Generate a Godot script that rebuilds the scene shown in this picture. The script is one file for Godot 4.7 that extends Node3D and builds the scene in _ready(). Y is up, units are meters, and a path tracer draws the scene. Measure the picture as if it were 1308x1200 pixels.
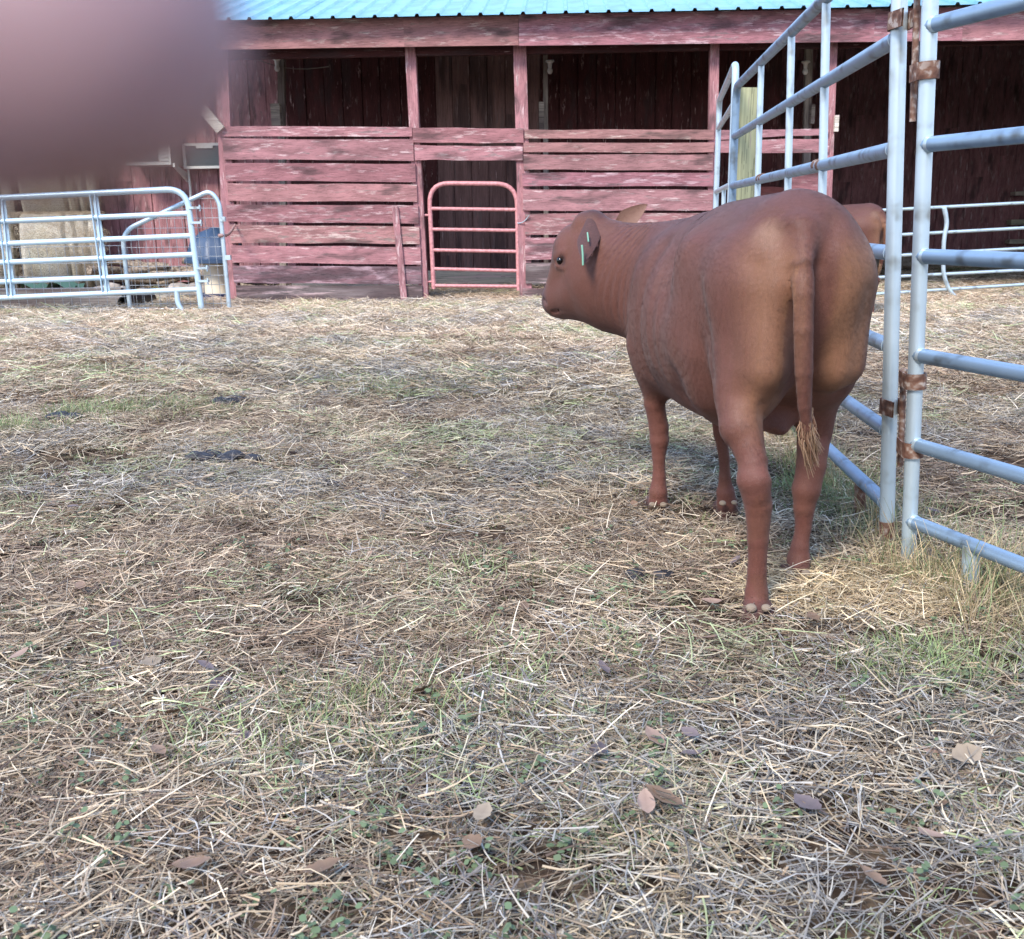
extends Node3D

# ------------------------------------------------------------------ mesh building
class MB:
	var v := PackedVector3Array()
	var n := PackedVector3Array()
	var uv := PackedVector2Array()
	var c := PackedColorArray()
	var idx := PackedInt32Array()

	func vert(p: Vector3, nn: Vector3, t := Vector2.ZERO, col := Color.WHITE) -> int:
		v.push_back(p); n.push_back(nn); uv.push_back(t); c.push_back(col)
		return v.size() - 1

	func tri(i: int, j: int, k: int) -> void:
		var g := (v[j] - v[i]).cross(v[k] - v[i])
		if g.dot(n[i] + n[j] + n[k]) > 0.0:
			idx.push_back(i); idx.push_back(k); idx.push_back(j)
		else:
			idx.push_back(i); idx.push_back(j); idx.push_back(k)

	func quad(i: int, j: int, k: int, l: int) -> void:
		tri(i, j, k); tri(i, k, l)

	# a flat face with its own normal, turned to the side of `out`
	func face(a: Vector3, b: Vector3, d: Vector3, e: Vector3, out: Vector3, col := Color.WHITE, us := 1.0, off := Vector2.ZERO) -> void:
		var nn := (b - a).cross(d - a).normalized()
		if nn.length() < 0.5:
			nn = (d - a).cross(e - a).normalized()
		if nn.dot(out) < 0.0:
			nn = -nn
		var pts := [a, b, d, e]
		var ids := []
		for p in pts:
			var t: Vector2
			if absf(nn.y) > 0.8:
				t = Vector2(p.x, p.z)
			elif absf(nn.x) > 0.8:
				t = Vector2(p.z, p.y)
			else:
				t = Vector2(p.x, p.y)
			ids.append(vert(p, nn, t * us + off, col))
		quad(ids[0], ids[1], ids[2], ids[3])

	func box(lo: Vector3, hi: Vector3, col := Color.WHITE, off := Vector2.ZERO) -> void:
		var p := []
		for i in 8:
			p.append(Vector3(hi.x if i & 1 else lo.x, hi.y if i & 2 else lo.y, hi.z if i & 4 else lo.z))
		hexa(p, col, off)

	# eight corners numbered by bits x, y, z
	func hexa(p: Array, col := Color.WHITE, off := Vector2.ZERO) -> void:
		var mid := Vector3.ZERO
		for q in p:
			mid += q / 8.0
		for f in [[0, 1, 3, 2], [4, 5, 7, 6], [0, 1, 5, 4], [2, 3, 7, 6], [0, 2, 6, 4], [1, 3, 7, 5]]:
			face(p[f[0]], p[f[1]], p[f[2]], p[f[3]], (p[f[0]] + p[f[2]]) / 2.0 - mid, col, 1.0, off)

	func tube(pts: Array, r0: float, r1 := -1.0, sides := 10, col := Color.WHITE, cap := true) -> void:
		if r1 < 0.0:
			r1 = r0
		var m := pts.size()
		var up := Vector3.UP
		var d0: Vector3 = (pts[1] - pts[0]).normalized()
		if absf(d0.y) > 0.9:
			up = Vector3.RIGHT
		var rings := []
		var along := 0.0
		for i in m:
			var d: Vector3 = ((pts[mini(i + 1, m - 1)] - pts[i]).normalized() + (pts[i] - pts[maxi(i - 1, 0)]).normalized()).normalized()
			var side := d.cross(up).normalized()
			up = side.cross(d).normalized()
			if i > 0:
				along += (pts[i] - pts[i - 1]).length()
			var r: float = lerpf(r0, r1, float(i) / (m - 1))
			var ring := []
			for s in sides + 1:
				var a := TAU * s / sides
				var nn := side * cos(a) + up * sin(a)
				ring.append(vert(pts[i] + nn * r, nn, Vector2(along, float(s) / sides * TAU * r), col))
			rings.append(ring)
		for i in m - 1:
			for s in sides:
				quad(rings[i][s], rings[i][s + 1], rings[i + 1][s + 1], rings[i + 1][s])
		if cap:
			for e in [0, m - 1]:
				var nn: Vector3 = (pts[0] - pts[1]).normalized() if e == 0 else (pts[m - 1] - pts[m - 2]).normalized()
				var mid := vert(pts[e], nn, Vector2.ZERO, col)
				var ids := []
				for s in sides:
					ids.append(vert(v[rings[e][s]], nn, Vector2.ZERO, col))
				for s in sides:
					tri(mid, ids[s], ids[(s + 1) % sides])

	# prof: [radius, height] pairs turned round the y axis
	func lathe(prof: Array, sides: int, at := Vector3.ZERO, col := Color.WHITE, rib := 0.0, ribs := 0) -> void:
		for i in prof.size() - 1:
			var p: Array = prof[i]
			var q: Array = prof[i + 1]
			var t := Vector2(q[0] - p[0], q[1] - p[1]).normalized()
			var ids := []
			for s in sides + 1:
				var a := TAU * s / sides
				var k := 1.0
				if ribs > 0 and (s * ribs) % sides == 0:
					k = 1.0 + rib
				var d := Vector3(cos(a), 0, sin(a))
				var nn := (d * t.y - Vector3.UP * t.x).normalized()
				ids.append([vert(at + d * p[0] * k + Vector3.UP * p[1], nn, Vector2(a * p[0], p[1]), col), vert(at + d * q[0] * k + Vector3.UP * q[1], nn, Vector2(a * q[0], q[1]), col)])
			for s in sides:
				quad(ids[s][0], ids[s + 1][0], ids[s + 1][1], ids[s][1])

	func ball(at: Vector3, b: Basis, seg := 10, col := Color.WHITE) -> void:
		var rows := []
		for i in seg / 2 + 1:
			var th := PI * i / (seg / 2)
			var row := []
			for j in seg + 1:
				var ph := TAU * j / seg
				var d := Vector3(sin(th) * cos(ph), cos(th), sin(th) * sin(ph))
				row.append(vert(at + b * d, (b.inverse().transposed() * d).normalized(), Vector2(ph, th), col))
			rows.append(row)
		for i in seg / 2:
			for j in seg:
				quad(rows[i][j], rows[i][j + 1], rows[i + 1][j + 1], rows[i + 1][j])

	# normals taken again from the faces, shared where vertices coincide
	func smooth() -> MB:
		var acc := {}
		for i in range(0, idx.size(), 3):
			var fn := (v[idx[i + 2]] - v[idx[i]]).cross(v[idx[i + 1]] - v[idx[i]])
			for q in 3:
				var key := Vector3i((v[idx[i + q]] * 20000.0).round())
				acc[key] = acc.get(key, Vector3.ZERO) + fn
		for i in v.size():
			var a: Vector3 = acc.get(Vector3i((v[i] * 20000.0).round()), n[i])
			if a.length_squared() > 0.0:
				n[i] = a.normalized()
		return self

	func mesh() -> ArrayMesh:
		var a := []
		a.resize(Mesh.ARRAY_MAX)
		a[Mesh.ARRAY_VERTEX] = v
		a[Mesh.ARRAY_NORMAL] = n
		a[Mesh.ARRAY_TEX_UV] = uv
		a[Mesh.ARRAY_COLOR] = c
		a[Mesh.ARRAY_INDEX] = idx
		var m := ArrayMesh.new()
		m.add_surface_from_arrays(Mesh.PRIMITIVE_TRIANGLES, a)
		return m


var taken := {}
var rng := RandomNumberGenerator.new()
var noise_a := FastNoiseLite.new()
var noise_b := FastNoiseLite.new()
var noise_c := FastNoiseLite.new()
var M := {}
const X := Vector3(1, 0, 0)
const NL := Vector3(0.77, 0, -0.64)
const HL := Vector3(0.83, 0, -0.557)


func numbered(called: String) -> String:
	var k: int = taken.get(called, 0)
	taken[called] = k + 1
	return called if k == 0 else "%s_%03d" % [called, k]


func obj(called: String, mb, mat: Material, parent: Node = self, at := Vector3.ZERO) -> MeshInstance3D:
	var o := MeshInstance3D.new()
	o.mesh = mb.mesh() if mb is MB else mb
	o.material_override = mat
	o.position = at
	if parent == self:
		o.name = numbered(called)
	else:
		var k := 0
		var nm := called
		while parent.has_node(NodePath(nm)):
			k += 1
			nm = "%s_%03d" % [called, k]
		o.name = nm
	parent.add_child(o, true)
	return o


func tag(o: Node, label: String, category: String, group := "", kind := "") -> Node:
	if label: o.set_meta("label", label)
	if category: o.set_meta("category", category)
	if group: o.set_meta("group", group)
	if kind: o.set_meta("kind", kind)
	return o


func thing(called: String, label: String, category: String, at := Vector3.ZERO, turn := 0.0, group := "") -> Node3D:
	var o := Node3D.new()
	o.name = numbered(called)
	add_child(o, true)
	o.position = at
	o.rotation.y = turn
	tag(o, label, category, group)
	return o


# ------------------------------------------------------------------ materials
func image_tex(w: int, h: int, f: Callable, mips := false) -> ImageTexture:
	var b := PackedByteArray()
	b.resize(w * h * 3)
	var i := 0
	for y in h:
		for x in w:
			var c: Color = f.call(x, y)
			b[i] = clampi(int(c.r * 255.0), 0, 255)
			b[i + 1] = clampi(int(c.g * 255.0), 0, 255)
			b[i + 2] = clampi(int(c.b * 255.0), 0, 255)
			i += 3
	return ImageTexture.create_from_image(Image.create_from_data(w, h, false, Image.FORMAT_RGB8, b))


func std(albedo: Color, rough := 0.8, metal := 0.0, vcol := false) -> StandardMaterial3D:
	var m := StandardMaterial3D.new()
	m.albedo_color = albedo
	m.roughness = rough
	m.metallic = metal
	m.vertex_color_use_as_albedo = vcol
	return m


func noise_tex(freq: float, ramp: Array, size := 512, seed_ := 1, normal := false, oct := 4) -> NoiseTexture2D:
	var t := NoiseTexture2D.new()
	var nz := FastNoiseLite.new()
	nz.seed = seed_
	nz.frequency = freq
	nz.fractal_octaves = oct
	t.noise = nz
	t.width = size
	t.height = size
	t.seamless = true
	t.as_normal_map = normal
	t.bump_strength = 6.0
	if ramp.size():
		var g := Gradient.new()
		g.offsets = PackedFloat32Array(ramp.map(func(r): return r[0]))
		g.colors = PackedColorArray(ramp.map(func(r): return r[1]))
		t.color_ramp = g
	return t


# weathered paint on a board: the grain runs along u
func paint_tex(w: int, h: int, base: Color, wear: float, grey: float, dirt: float, s: int) -> ImageTexture:
	var n1 := FastNoiseLite.new(); n1.seed = s; n1.frequency = 0.02; n1.fractal_octaves = 4
	var n2 := FastNoiseLite.new(); n2.seed = s + 7; n2.frequency = 0.05; n2.fractal_octaves = 3
	return image_tex(w, h, func(x, y):
		var wave: float = 10.0 * n1.get_noise_2d(x * 0.10, y * 0.5)
		var grain: float = n2.get_noise_2d(x * 0.10, y * 4.0 + wave)
		var hair: float = n2.get_noise_2d(x * 0.25 + 400.0, y * 9.0 + wave)
		var broad: float = n1.get_noise_2d(x * 0.12, y * 0.8)
		var c: Color = base * (1.0 + 0.14 * grain + 0.10 * hair + 0.20 * broad)
		var worn: float = smoothstep(0.66 - wear, 0.86 - wear, 0.45 * hair + 0.9 * n1.get_noise_2d(x * 0.22 + 300.0, y * 1.6 + 50.0) + 0.26 + 0.30 * grain + 0.15 * n2.get_noise_2d(x * 0.9, y * 6.0))
		var bare: Color = Color(0.78, 0.68, 0.67).lerp(Color(0.46, 0.41, 0.40), smoothstep(0.5 - grey, 0.8 - grey, broad + 0.4 + 0.3 * grain))
		c = c.lerp(bare * (1.0 + 0.25 * grain), worn * 0.8)
		var soil: float = smoothstep(0.62 - dirt, 1.1 - dirt, n1.get_noise_2d(x * 0.10 + 77.0, y * 0.5 + 600.0) + 0.42 + 0.3 * grain)
		c = c.lerp(Color(0.27, 0.22, 0.22), soil * 0.6)
		if hair < -0.36:
			c = c * (0.55 if worn > 0.4 else 0.82)
		return c)


func textured(t: Texture2D, rough: float, scale := Vector3.ONE, bump := 0.0) -> StandardMaterial3D:
	var m := std(Color.WHITE, rough)
	m.albedo_texture = t
	m.uv1_scale = scale
	if bump > 0.0:
		m.heightmap_enabled = true
		m.heightmap_texture = t
		m.heightmap_scale = bump
	m.metallic_specular = 0.3
	m.vertex_color_use_as_albedo = true
	return m


func triplanar(m: StandardMaterial3D, s: float, world := false) -> StandardMaterial3D:
	m.uv1_triplanar = true
	m.uv1_world_triplanar = world
	m.uv1_scale = Vector3(s, s, s)
	return m


func make_materials() -> void:
	var red := Color(0.625, 0.445, 0.455)
	var us := Vector3(0.26, 1.6, 1)
	M.red = textured(paint_tex(2048, 256, red, 0.07, 0.0, 0.06, 3), 0.8, us, 0.25)
	M.red_worn = textured(paint_tex(2048, 256, red, 0.27, 0.0, 0.14, 11), 0.85, us, 0.3)
	M.red_bottom = textured(paint_tex(2048, 256, Color(0.54, 0.42, 0.42), 0.50, 0.26, 0.55, 23), 0.9, us, 0.3)
	M.red_bare = textured(paint_tex(1024, 256, Color(0.47, 0.43, 0.42), 0.40, 0.3, 0.62, 29), 0.95, us, 0.3)
	M.red_shaded = textured(paint_tex(2048, 256, Color(0.31, 0.18, 0.18), 0.0, 0.3, 0.15, 31), 0.9, us, 0.25)  # barn red darkened: the shade inside the barn is put into the colour
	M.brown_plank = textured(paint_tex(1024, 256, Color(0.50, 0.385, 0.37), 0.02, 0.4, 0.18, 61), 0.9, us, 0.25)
	M.grey_wood = textured(paint_tex(512, 128, Color(0.6, 0.56, 0.52), 0.2, 0.5, 0.1, 41), 0.9, us, 0.25)
	M.green_wood = textured(paint_tex(512, 128, Color(0.56, 0.56, 0.44), 0.02, 0.1, 0.03, 47), 0.85, us, 0.2)
	M.pale_wood = textured(paint_tex(512, 128, Color(0.8, 0.76, 0.7), 0.1, 0.0, 0.0, 53), 0.85, us, 0.2)
	# galvanised pipe
	M.pipe = std(Color(0.78, 0.84, 0.87), 0.4, 0.55)
	M.pipe.albedo_texture = noise_tex(0.03, [[0.12, Color(0.70, 0.67, 0.63)], [0.36, Color(0.94, 0.95, 0.95)], [1.0, Color(1, 1, 1)]], 256, 5)
	triplanar(M.pipe, 0.8)
	M.rail = std(Color(0.54, 0.63, 0.71), 0.42, 0.45)  # bluer than the posts: blue sky reflection put into the colour
	M.rail.albedo_texture = noise_tex(0.035, [[0.12, Color(0.66, 0.62, 0.58)], [0.34, Color(0.93, 0.94, 0.95)], [1.0, Color(1, 1, 1)]], 256, 6)
	triplanar(M.rail, 0.8)
	M.gate_blue = std(Color(0.74, 0.83, 0.88), 0.4, 0.35)
	M.rust = std(Color.WHITE, 0.9, 0.1)
	M.rust.albedo_texture = noise_tex(0.03, [[0.15, Color(0.28, 0.18, 0.14)], [0.45, Color(0.42, 0.29, 0.23)], [0.6, Color(0.48, 0.37, 0.31)], [0.75, Color(0.66, 0.61, 0.57)]], 256, 8)
	triplanar(M.rust, 3.5)
	M.roof = std(Color(0.60, 0.82, 0.85), 0.32, 0.75)
	M.roof.albedo_texture = noise_tex(0.012, [[0.2, Color(0.8, 0.82, 0.84)], [0.8, Color(1, 1, 1)]], 512, 9)
	triplanar(M.roof, 0.4)
	M.red_gate = std(Color(0.80, 0.56, 0.56), 0.5, 0.0)
	M.red_gate.albedo_texture = noise_tex(0.04, [[0.2, Color(0.85, 0.8, 0.8)], [0.7, Color(1, 1, 1)], [0.9, Color(1, 1, 1)]], 256, 12)
	triplanar(M.red_gate, 2.0)
	M.soil = std(Color.WHITE, 1.0)
	M.soil.albedo_texture = noise_tex(0.02, [[0.15, Color(0.16, 0.125, 0.10)], [0.5, Color(0.28, 0.225, 0.18)], [0.8, Color(0.42, 0.355, 0.28)]], 1024, 14, false, 6)
	M.soil.metallic_specular = 0.15
	M.soil.heightmap_enabled = true
	M.soil.heightmap_texture = M.soil.albedo_texture
	M.soil.heightmap_scale = 1.5
	triplanar(M.soil, 0.55, true)
	M.straw = std(Color.WHITE, 0.72, 0.0, true)
	M.straw.metallic_specular = 0.25
	M.leaf = std(Color.WHITE, 0.7, 0.0, true)
	M.leaf.metallic_specular = 0.35
	M.grass = std(Color.WHITE, 0.65, 0.0, true)
	M.grass.backlight_enabled = true
	M.grass.backlight = Color(0.25, 0.25, 0.25)
	M.dung = std(Color(0.13, 0.115, 0.12), 0.55)
	M.dung.normal_enabled = true
	M.dung.normal_texture = noise_tex(0.03, [], 256, 21, true)
	triplanar(M.dung, 4.0)
	M.concrete = std(Color.WHITE, 0.95)
	M.concrete.albedo_texture = noise_tex(0.02, [[0.2, Color(0.50, 0.46, 0.42)], [0.8, Color(0.74, 0.69, 0.64)]], 512, 22)
	triplanar(M.concrete, 1.0)
	M.hide = std(Color.WHITE, 0.66, 0.0, true)
	M.hide.albedo_texture = noise_tex(0.14, [[0.2, Color(0.86, 0.85, 0.84)], [0.8, Color(1, 1, 1)]], 512, 25)
	M.hide.metallic_specular = 0.36
	M.hide.rim_enabled = true
	M.hide.rim = 0.12
	M.hide.rim_tint = 0.5
	M.hide.normal_enabled = true
	M.hide.normal_texture = noise_tex(0.12, [], 512, 26, true)
	M.hide.normal_scale = 0.07
	triplanar(M.hide, 3.5)
	M.hoof = std(Color(0.27, 0.17, 0.14), 0.7)
	M.dewclaw = std(Color(0.50, 0.44, 0.37), 0.85)
	M.eye = std(Color(0.03, 0.02, 0.02), 0.08)
	M.tag_green = std(Color(0.42, 0.60, 0.50), 0.5)
	M.hair = std(Color.WHITE, 0.62, 0.0, true)
	M.white_paint = std(Color(0.86, 0.86, 0.84), 0.5)
	M.grille = std(Color(0.36, 0.42, 0.43), 0.5, 0.3)
	M.cream = std(Color(0.90, 0.85, 0.75), 0.6)
	M.feeder_blue = std(Color(0.20, 0.28, 0.38), 0.45)
	M.deep_blue = std(Color(0.16, 0.20, 0.36), 0.5)
	M.black = std(Color(0.05, 0.05, 0.055), 0.5)
	M.wire = std(Color(0.66, 0.68, 0.70), 0.5, 0.5)
	M.porcelain = std(Color(0.88, 0.87, 0.85), 0.3)
	M.rope = std(Color(0.60, 0.48, 0.45), 0.9)
	M.hay = std(Color.WHITE, 0.95, 0.0, true)
	M.hay.albedo_texture = noise_tex(0.06, [[0.15, Color(0.36, 0.33, 0.28)], [0.5, Color(0.74, 0.71, 0.64)], [0.85, Color(0.95, 0.93, 0.87)]], 512, 33, false, 5)
	M.hay.heightmap_enabled = true
	M.hay.heightmap_texture = M.hay.albedo_texture
	M.hay.heightmap_scale = 0.8
	triplanar(M.hay, 2.0)
	M.bark = std(Color.WHITE, 0.95)
	M.bark.albedo_texture = noise_tex(0.03, [[0.2, Color(0.30, 0.25, 0.21)], [0.5, Color(0.5, 0.44, 0.38)], [0.85, Color(0.72, 0.66, 0.58)]], 256, 36)
	triplanar(M.bark, 3.0)
	M.skin = std(Color(0.57, 0.46, 0.47), 0.55)
	M.skin.subsurf_scatter_enabled = true
	M.skin.subsurf_scatter_strength = 0.15
	M.sleeve = std(Color(0.16, 0.18, 0.22), 0.95)
	M.tarp = std(Color(0.25, 0.38, 0.33), 0.7)


# ------------------------------------------------------------------ ground
func gh(x: float, z: float) -> float:
	return 0.022 * noise_a.get_noise_2d(x * 9.0, z * 9.0) + 0.012 * noise_a.get_noise_2d(x * 40.0, z * 40.0)


func build_ground() -> void:
	var xs := [-220.0, -80.0, -35.0, -20.0]
	var zs := [-220.0, -80.0, -40.0, -26.0]
	for i in 97:
		xs.append(-12.0 + i * 0.25)
	for i in 81:
		zs.append(-16.0 + i * 0.25)
	xs.append_array([20.0, 35.0, 80.0, 220.0])
	zs.append_array([12.0, 35.0, 80.0, 220.0])
	var mb := MB.new()
	for z in zs:
		for x in xs:
			var e := 0.05
			var nn := Vector3(gh(x - e, z) - gh(x + e, z), 2 * e, gh(x, z - e) - gh(x, z + e)).normalized()
			mb.vert(Vector3(x, gh(x, z), z), nn)
	var w: int = xs.size()
	for j in zs.size() - 1:
		for i in w - 1:
			mb.quad(j * w + i, j * w + i + 1, (j + 1) * w + i + 1, (j + 1) * w + i)
	tag(obj("ground", mb, M.soil), "trampled brown earth of the farmyard under the hay", "", "", "structure")


func straw_color(kind: int) -> Color:
	var r := rng.randf()
	var c: Color
	if kind == 2:
		c = [Color(0.34, 0.37, 0.17), Color(0.25, 0.31, 0.12), Color(0.46, 0.42, 0.24), Color(0.40, 0.34, 0.22)][rng.randi() % 4]
	elif kind == 1:
		c = [Color(0.25, 0.165, 0.10), Color(0.34, 0.24, 0.145), Color(0.15, 0.10, 0.07), Color(0.42, 0.32, 0.20)][rng.randi() % 4]
	elif kind == 3:
		c = [Color(0.38, 0.34, 0.29), Color(0.28, 0.245, 0.21), Color(0.48, 0.42, 0.33), Color(0.19, 0.16, 0.14)][rng.randi() % 4]
	else:
		c = [Color(0.55, 0.43, 0.27), Color(0.45, 0.335, 0.20), Color(0.60, 0.49, 0.34), Color(0.35, 0.245, 0.15)][rng.randi() % 4]
	c = c.lerp(Color(1.0, 0.97, 0.95) * c.get_luminance(), 0.16)
	return c * (0.64 + 0.84 * r)


func blade(mb: MB, p: Vector3, yaw: float, pitch: float, l: float, w: float, bend: float, roll: float, col: Color, segs := 3) -> void:
	var d := Vector3(cos(yaw) * cos(pitch), sin(pitch), sin(yaw) * cos(pitch))
	var side := d.cross(Vector3.UP).normalized().rotated(d, roll)
	var nn := side.cross(d).normalized()
	if nn.y < 0.0:
		nn = -nn
	var prev := []
	for i in segs + 1:
		var t := float(i) / segs
		var q := p + d * (l * t) + side * (bend * l * t * t) + nn * (bend * 0.35 * l * sin(t * PI))
		var ww := w * (1.0 - 0.55 * t) * 0.5
		var ids := [mb.vert(q - side * ww, (nn - side * 0.5).normalized(), Vector2.ZERO, col), mb.vert(q + side * ww, (nn + side * 0.5).normalized(), Vector2.ZERO, col)]
		if i > 0:
			mb.quad(prev[0], prev[1], ids[1], ids[0])
		prev = ids


func straw_clump(kind: int, count: int, radius: float, lmin: float, lmax: float, wmin: float, wmax: float, height: float) -> ArrayMesh:
	var mb := MB.new()
	var lay := rng.randf() * TAU
	for i in count:
		var a := rng.randf() * TAU
		var rr := sqrt(rng.randf()) * radius
		var yaw := lay + rng.randfn(0.0, 0.75) if rng.randf() < 0.55 else rng.randf() * TAU
		var l := rng.randf_range(lmin, lmax) * (1.6 if rng.randf() < 0.05 else 1.0)
		var y := rng.randf() * height
		var d := Vector3(cos(yaw), 0, sin(yaw))
		blade(mb, Vector3(cos(a) * rr, y, sin(a) * rr) - d * l * 0.5, yaw, rng.randfn(0.0, 0.13), l, rng.randf_range(wmin, wmax), rng.randfn(0.0, 0.16), rng.randfn(0.0, 0.6), straw_color(kind))
	return mb.mesh()


func scatter(called: String, mesh: Mesh, mat: Material, spots: Array, parent: Node) -> void:
	if spots.is_empty():
		return
	var mm := MultiMesh.new()
	mm.transform_format = MultiMesh.TRANSFORM_3D
	mm.use_colors = true
	mm.mesh = mesh
	mm.instance_count = spots.size()
	for i in spots.size():
		mm.set_instance_transform(i, Transform3D(spots[i][1], spots[i][0]))
		mm.set_instance_color(i, spots[i][2])
	var o := MultiMeshInstance3D.new()
	o.multimesh = mm
	o.material_override = mat
	o.name = called
	o.set_meta("kind", "stuff")
	parent.add_child(o, true)


func muddy(x: float, z: float) -> float:
	# bare trodden spots where little hay lies
	var m := 0.0
	for s in [[2.0, -3.75, 0.55, 0.35], [-1.75, -4.15, 0.4, 0.2], [-2.5, -4.9, 0.35, 0.2], [0.42, -2.45, 0.16, 0.14], [1.75, -3.2, 0.5, 0.3]]:
		m = maxf(m, 1.0 - Vector2((x - s[0]) / s[2], (z - s[1]) / s[3]).length())
	return m


func build_straw() -> void:
	var root := Node3D.new()
	root.name = "hay_litter"
	add_child(root, true)
	tag(root, "loose hay and straw strewn over the whole yard", "hay", "", "stuff")
	var kinds := [0, 0, 0, 0, 1, 1, 1, 2, 2, 3, 3, 3]
	var near_mesh := []
	var far_mesh := []
	for k in kinds:
		near_mesh.append(straw_clump(k, 125, 0.165, 0.018, 0.10, 0.0013, 0.0034, 0.022))
		far_mesh.append(straw_clump(k, 90, 0.24, 0.05, 0.17, 0.0025, 0.006, 0.035))
	var spots := []
	for k in kinds.size() * 2:
		spots.append([])
	var rows := [[-1.9, 0.8, 190, true], [-3.4, -1.9, 150, true], [-5.5, -3.4, 105, true], [-8.5, -5.5, 80, false], [-12.6, -8.5, 75, false], [-15.0, -12.6, 22, false], [-19.5, -15.0, 12, false], [0.8, 3.0, 30, false]]
	for r in rows:
		var half: float = 1.6 + 0.56 * maxf(absf(r[0]), 1.0)
		if r[0] > -1.95 and r[0] < 0.0:
			half = 2.4
		if r[0] < -12.7:
			half = 8.5
		var x0: float = -half
		var x1: float = half
		var area: float = (x1 - x0) * (r[1] - r[0])
		for i in int(area * r[2]):
			var x := rng.randf_range(x0, x1)
			var z := rng.randf_range(r[0], r[1])
			if z < -14.9 and x < 4.0:
				continue
			var mud := muddy(x, z)
			for hf in [Vector3(0.606, 0, -2.378), Vector3(0.776, 0, -2.631), Vector3(0.494, 0, -3.333), Vector3(0.719, 0, -3.268)]:
				if Vector2(x - hf.x, z - hf.z).length() < 0.13 and rng.randf() < 0.8:
					mud = 1.0
			if rng.randf() < mud * 1.6:
				continue
			var p := noise_a.get_noise_2d(x * 22.0 + 300.0, z * 22.0)
			var g := noise_b.get_noise_2d(x * 20.0, z * 26.0 + 90.0)
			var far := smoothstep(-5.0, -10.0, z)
			var bare := noise_b.get_noise_2d(x * 34.0 + 70.0, z * 34.0)
			if bare > 0.22 and rng.randf() < 0.55 * (1.0 - far):
				continue
			var u := rng.randf()
			var kind := 0
			if u < 0.055 + maxf(g, 0.0) * 0.45:
				kind = 7 + rng.randi() % 2
			elif u < 0.10 + 0.43 + p * 0.7 - 0.25 * far:
				kind = 4 + rng.randi() % 3
			elif u < 0.70 - 0.26 * far:
				kind = 9 + rng.randi() % 3
			else:
				kind = rng.randi() % 4
			var tone := (0.94 + 0.35 * p + 0.36 * far) * rng.randf_range(0.8, 1.15)  # far hay lifted: paler hay, and sunlight near the barn put into its colour
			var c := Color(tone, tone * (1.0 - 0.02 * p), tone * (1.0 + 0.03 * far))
			var s := rng.randf_range(0.8, 1.25)
			var b := Basis(Vector3.UP, rng.randf() * TAU) * Basis(Vector3.RIGHT, rng.randfn(0.0, 0.08))
			var lift := 0.002 + 0.02 * maxf(0.0, noise_b.get_noise_2d(x * 30.0 + 11.0, z * 30.0)) + rng.randf() * 0.012
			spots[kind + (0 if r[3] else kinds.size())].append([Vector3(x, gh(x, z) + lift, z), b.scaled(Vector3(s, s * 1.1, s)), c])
	for i in 22:
		var a := rng.randf() * TAU
		var q: Vector3 = Vector3(0.845, 0, -2.477) + Vector3(cos(a) * 0.20, 0, sin(a) * 0.11) * sqrt(rng.randf())
		spots[rng.randi() % 4].append([Vector3(q.x, gh(q.x, q.z) + 0.012 + rng.randf() * 0.02, q.z), Basis(Vector3.UP, rng.randf() * TAU), Color(1.08, 1.05, 0.92) * rng.randf_range(0.85, 1.1)])
	for k in kinds.size():
		scatter("loose_hay", near_mesh[k], M.straw, spots[k], root)
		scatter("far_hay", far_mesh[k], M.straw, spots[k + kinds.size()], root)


func tuft(count: int, radius: float, lmin: float, lmax: float, w: float, green: float, lean: float) -> ArrayMesh:
	var mb := MB.new()
	for i in count:
		var a := rng.randf() * TAU
		var rr := sqrt(rng.randf()) * radius
		var col: Color = Color(0.16, 0.22, 0.08).lerp(Color(0.30, 0.36, 0.16), rng.randf()) if rng.randf() < green else Color(0.55, 0.44, 0.25).lerp(Color(0.36, 0.27, 0.16), rng.randf())
		blade(mb, Vector3(cos(a) * rr, 0, sin(a) * rr), a + rng.randfn(0.0, 0.8), rng.randf_range(1.5 - lean, 1.5), rng.randf_range(lmin, lmax), rng.randf_range(0.5, 1.0) * w, rng.randfn(0.0, 0.35), rng.randf() * 0.8, col * rng.randf_range(0.8, 1.2), 4)
	return mb.mesh()


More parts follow.
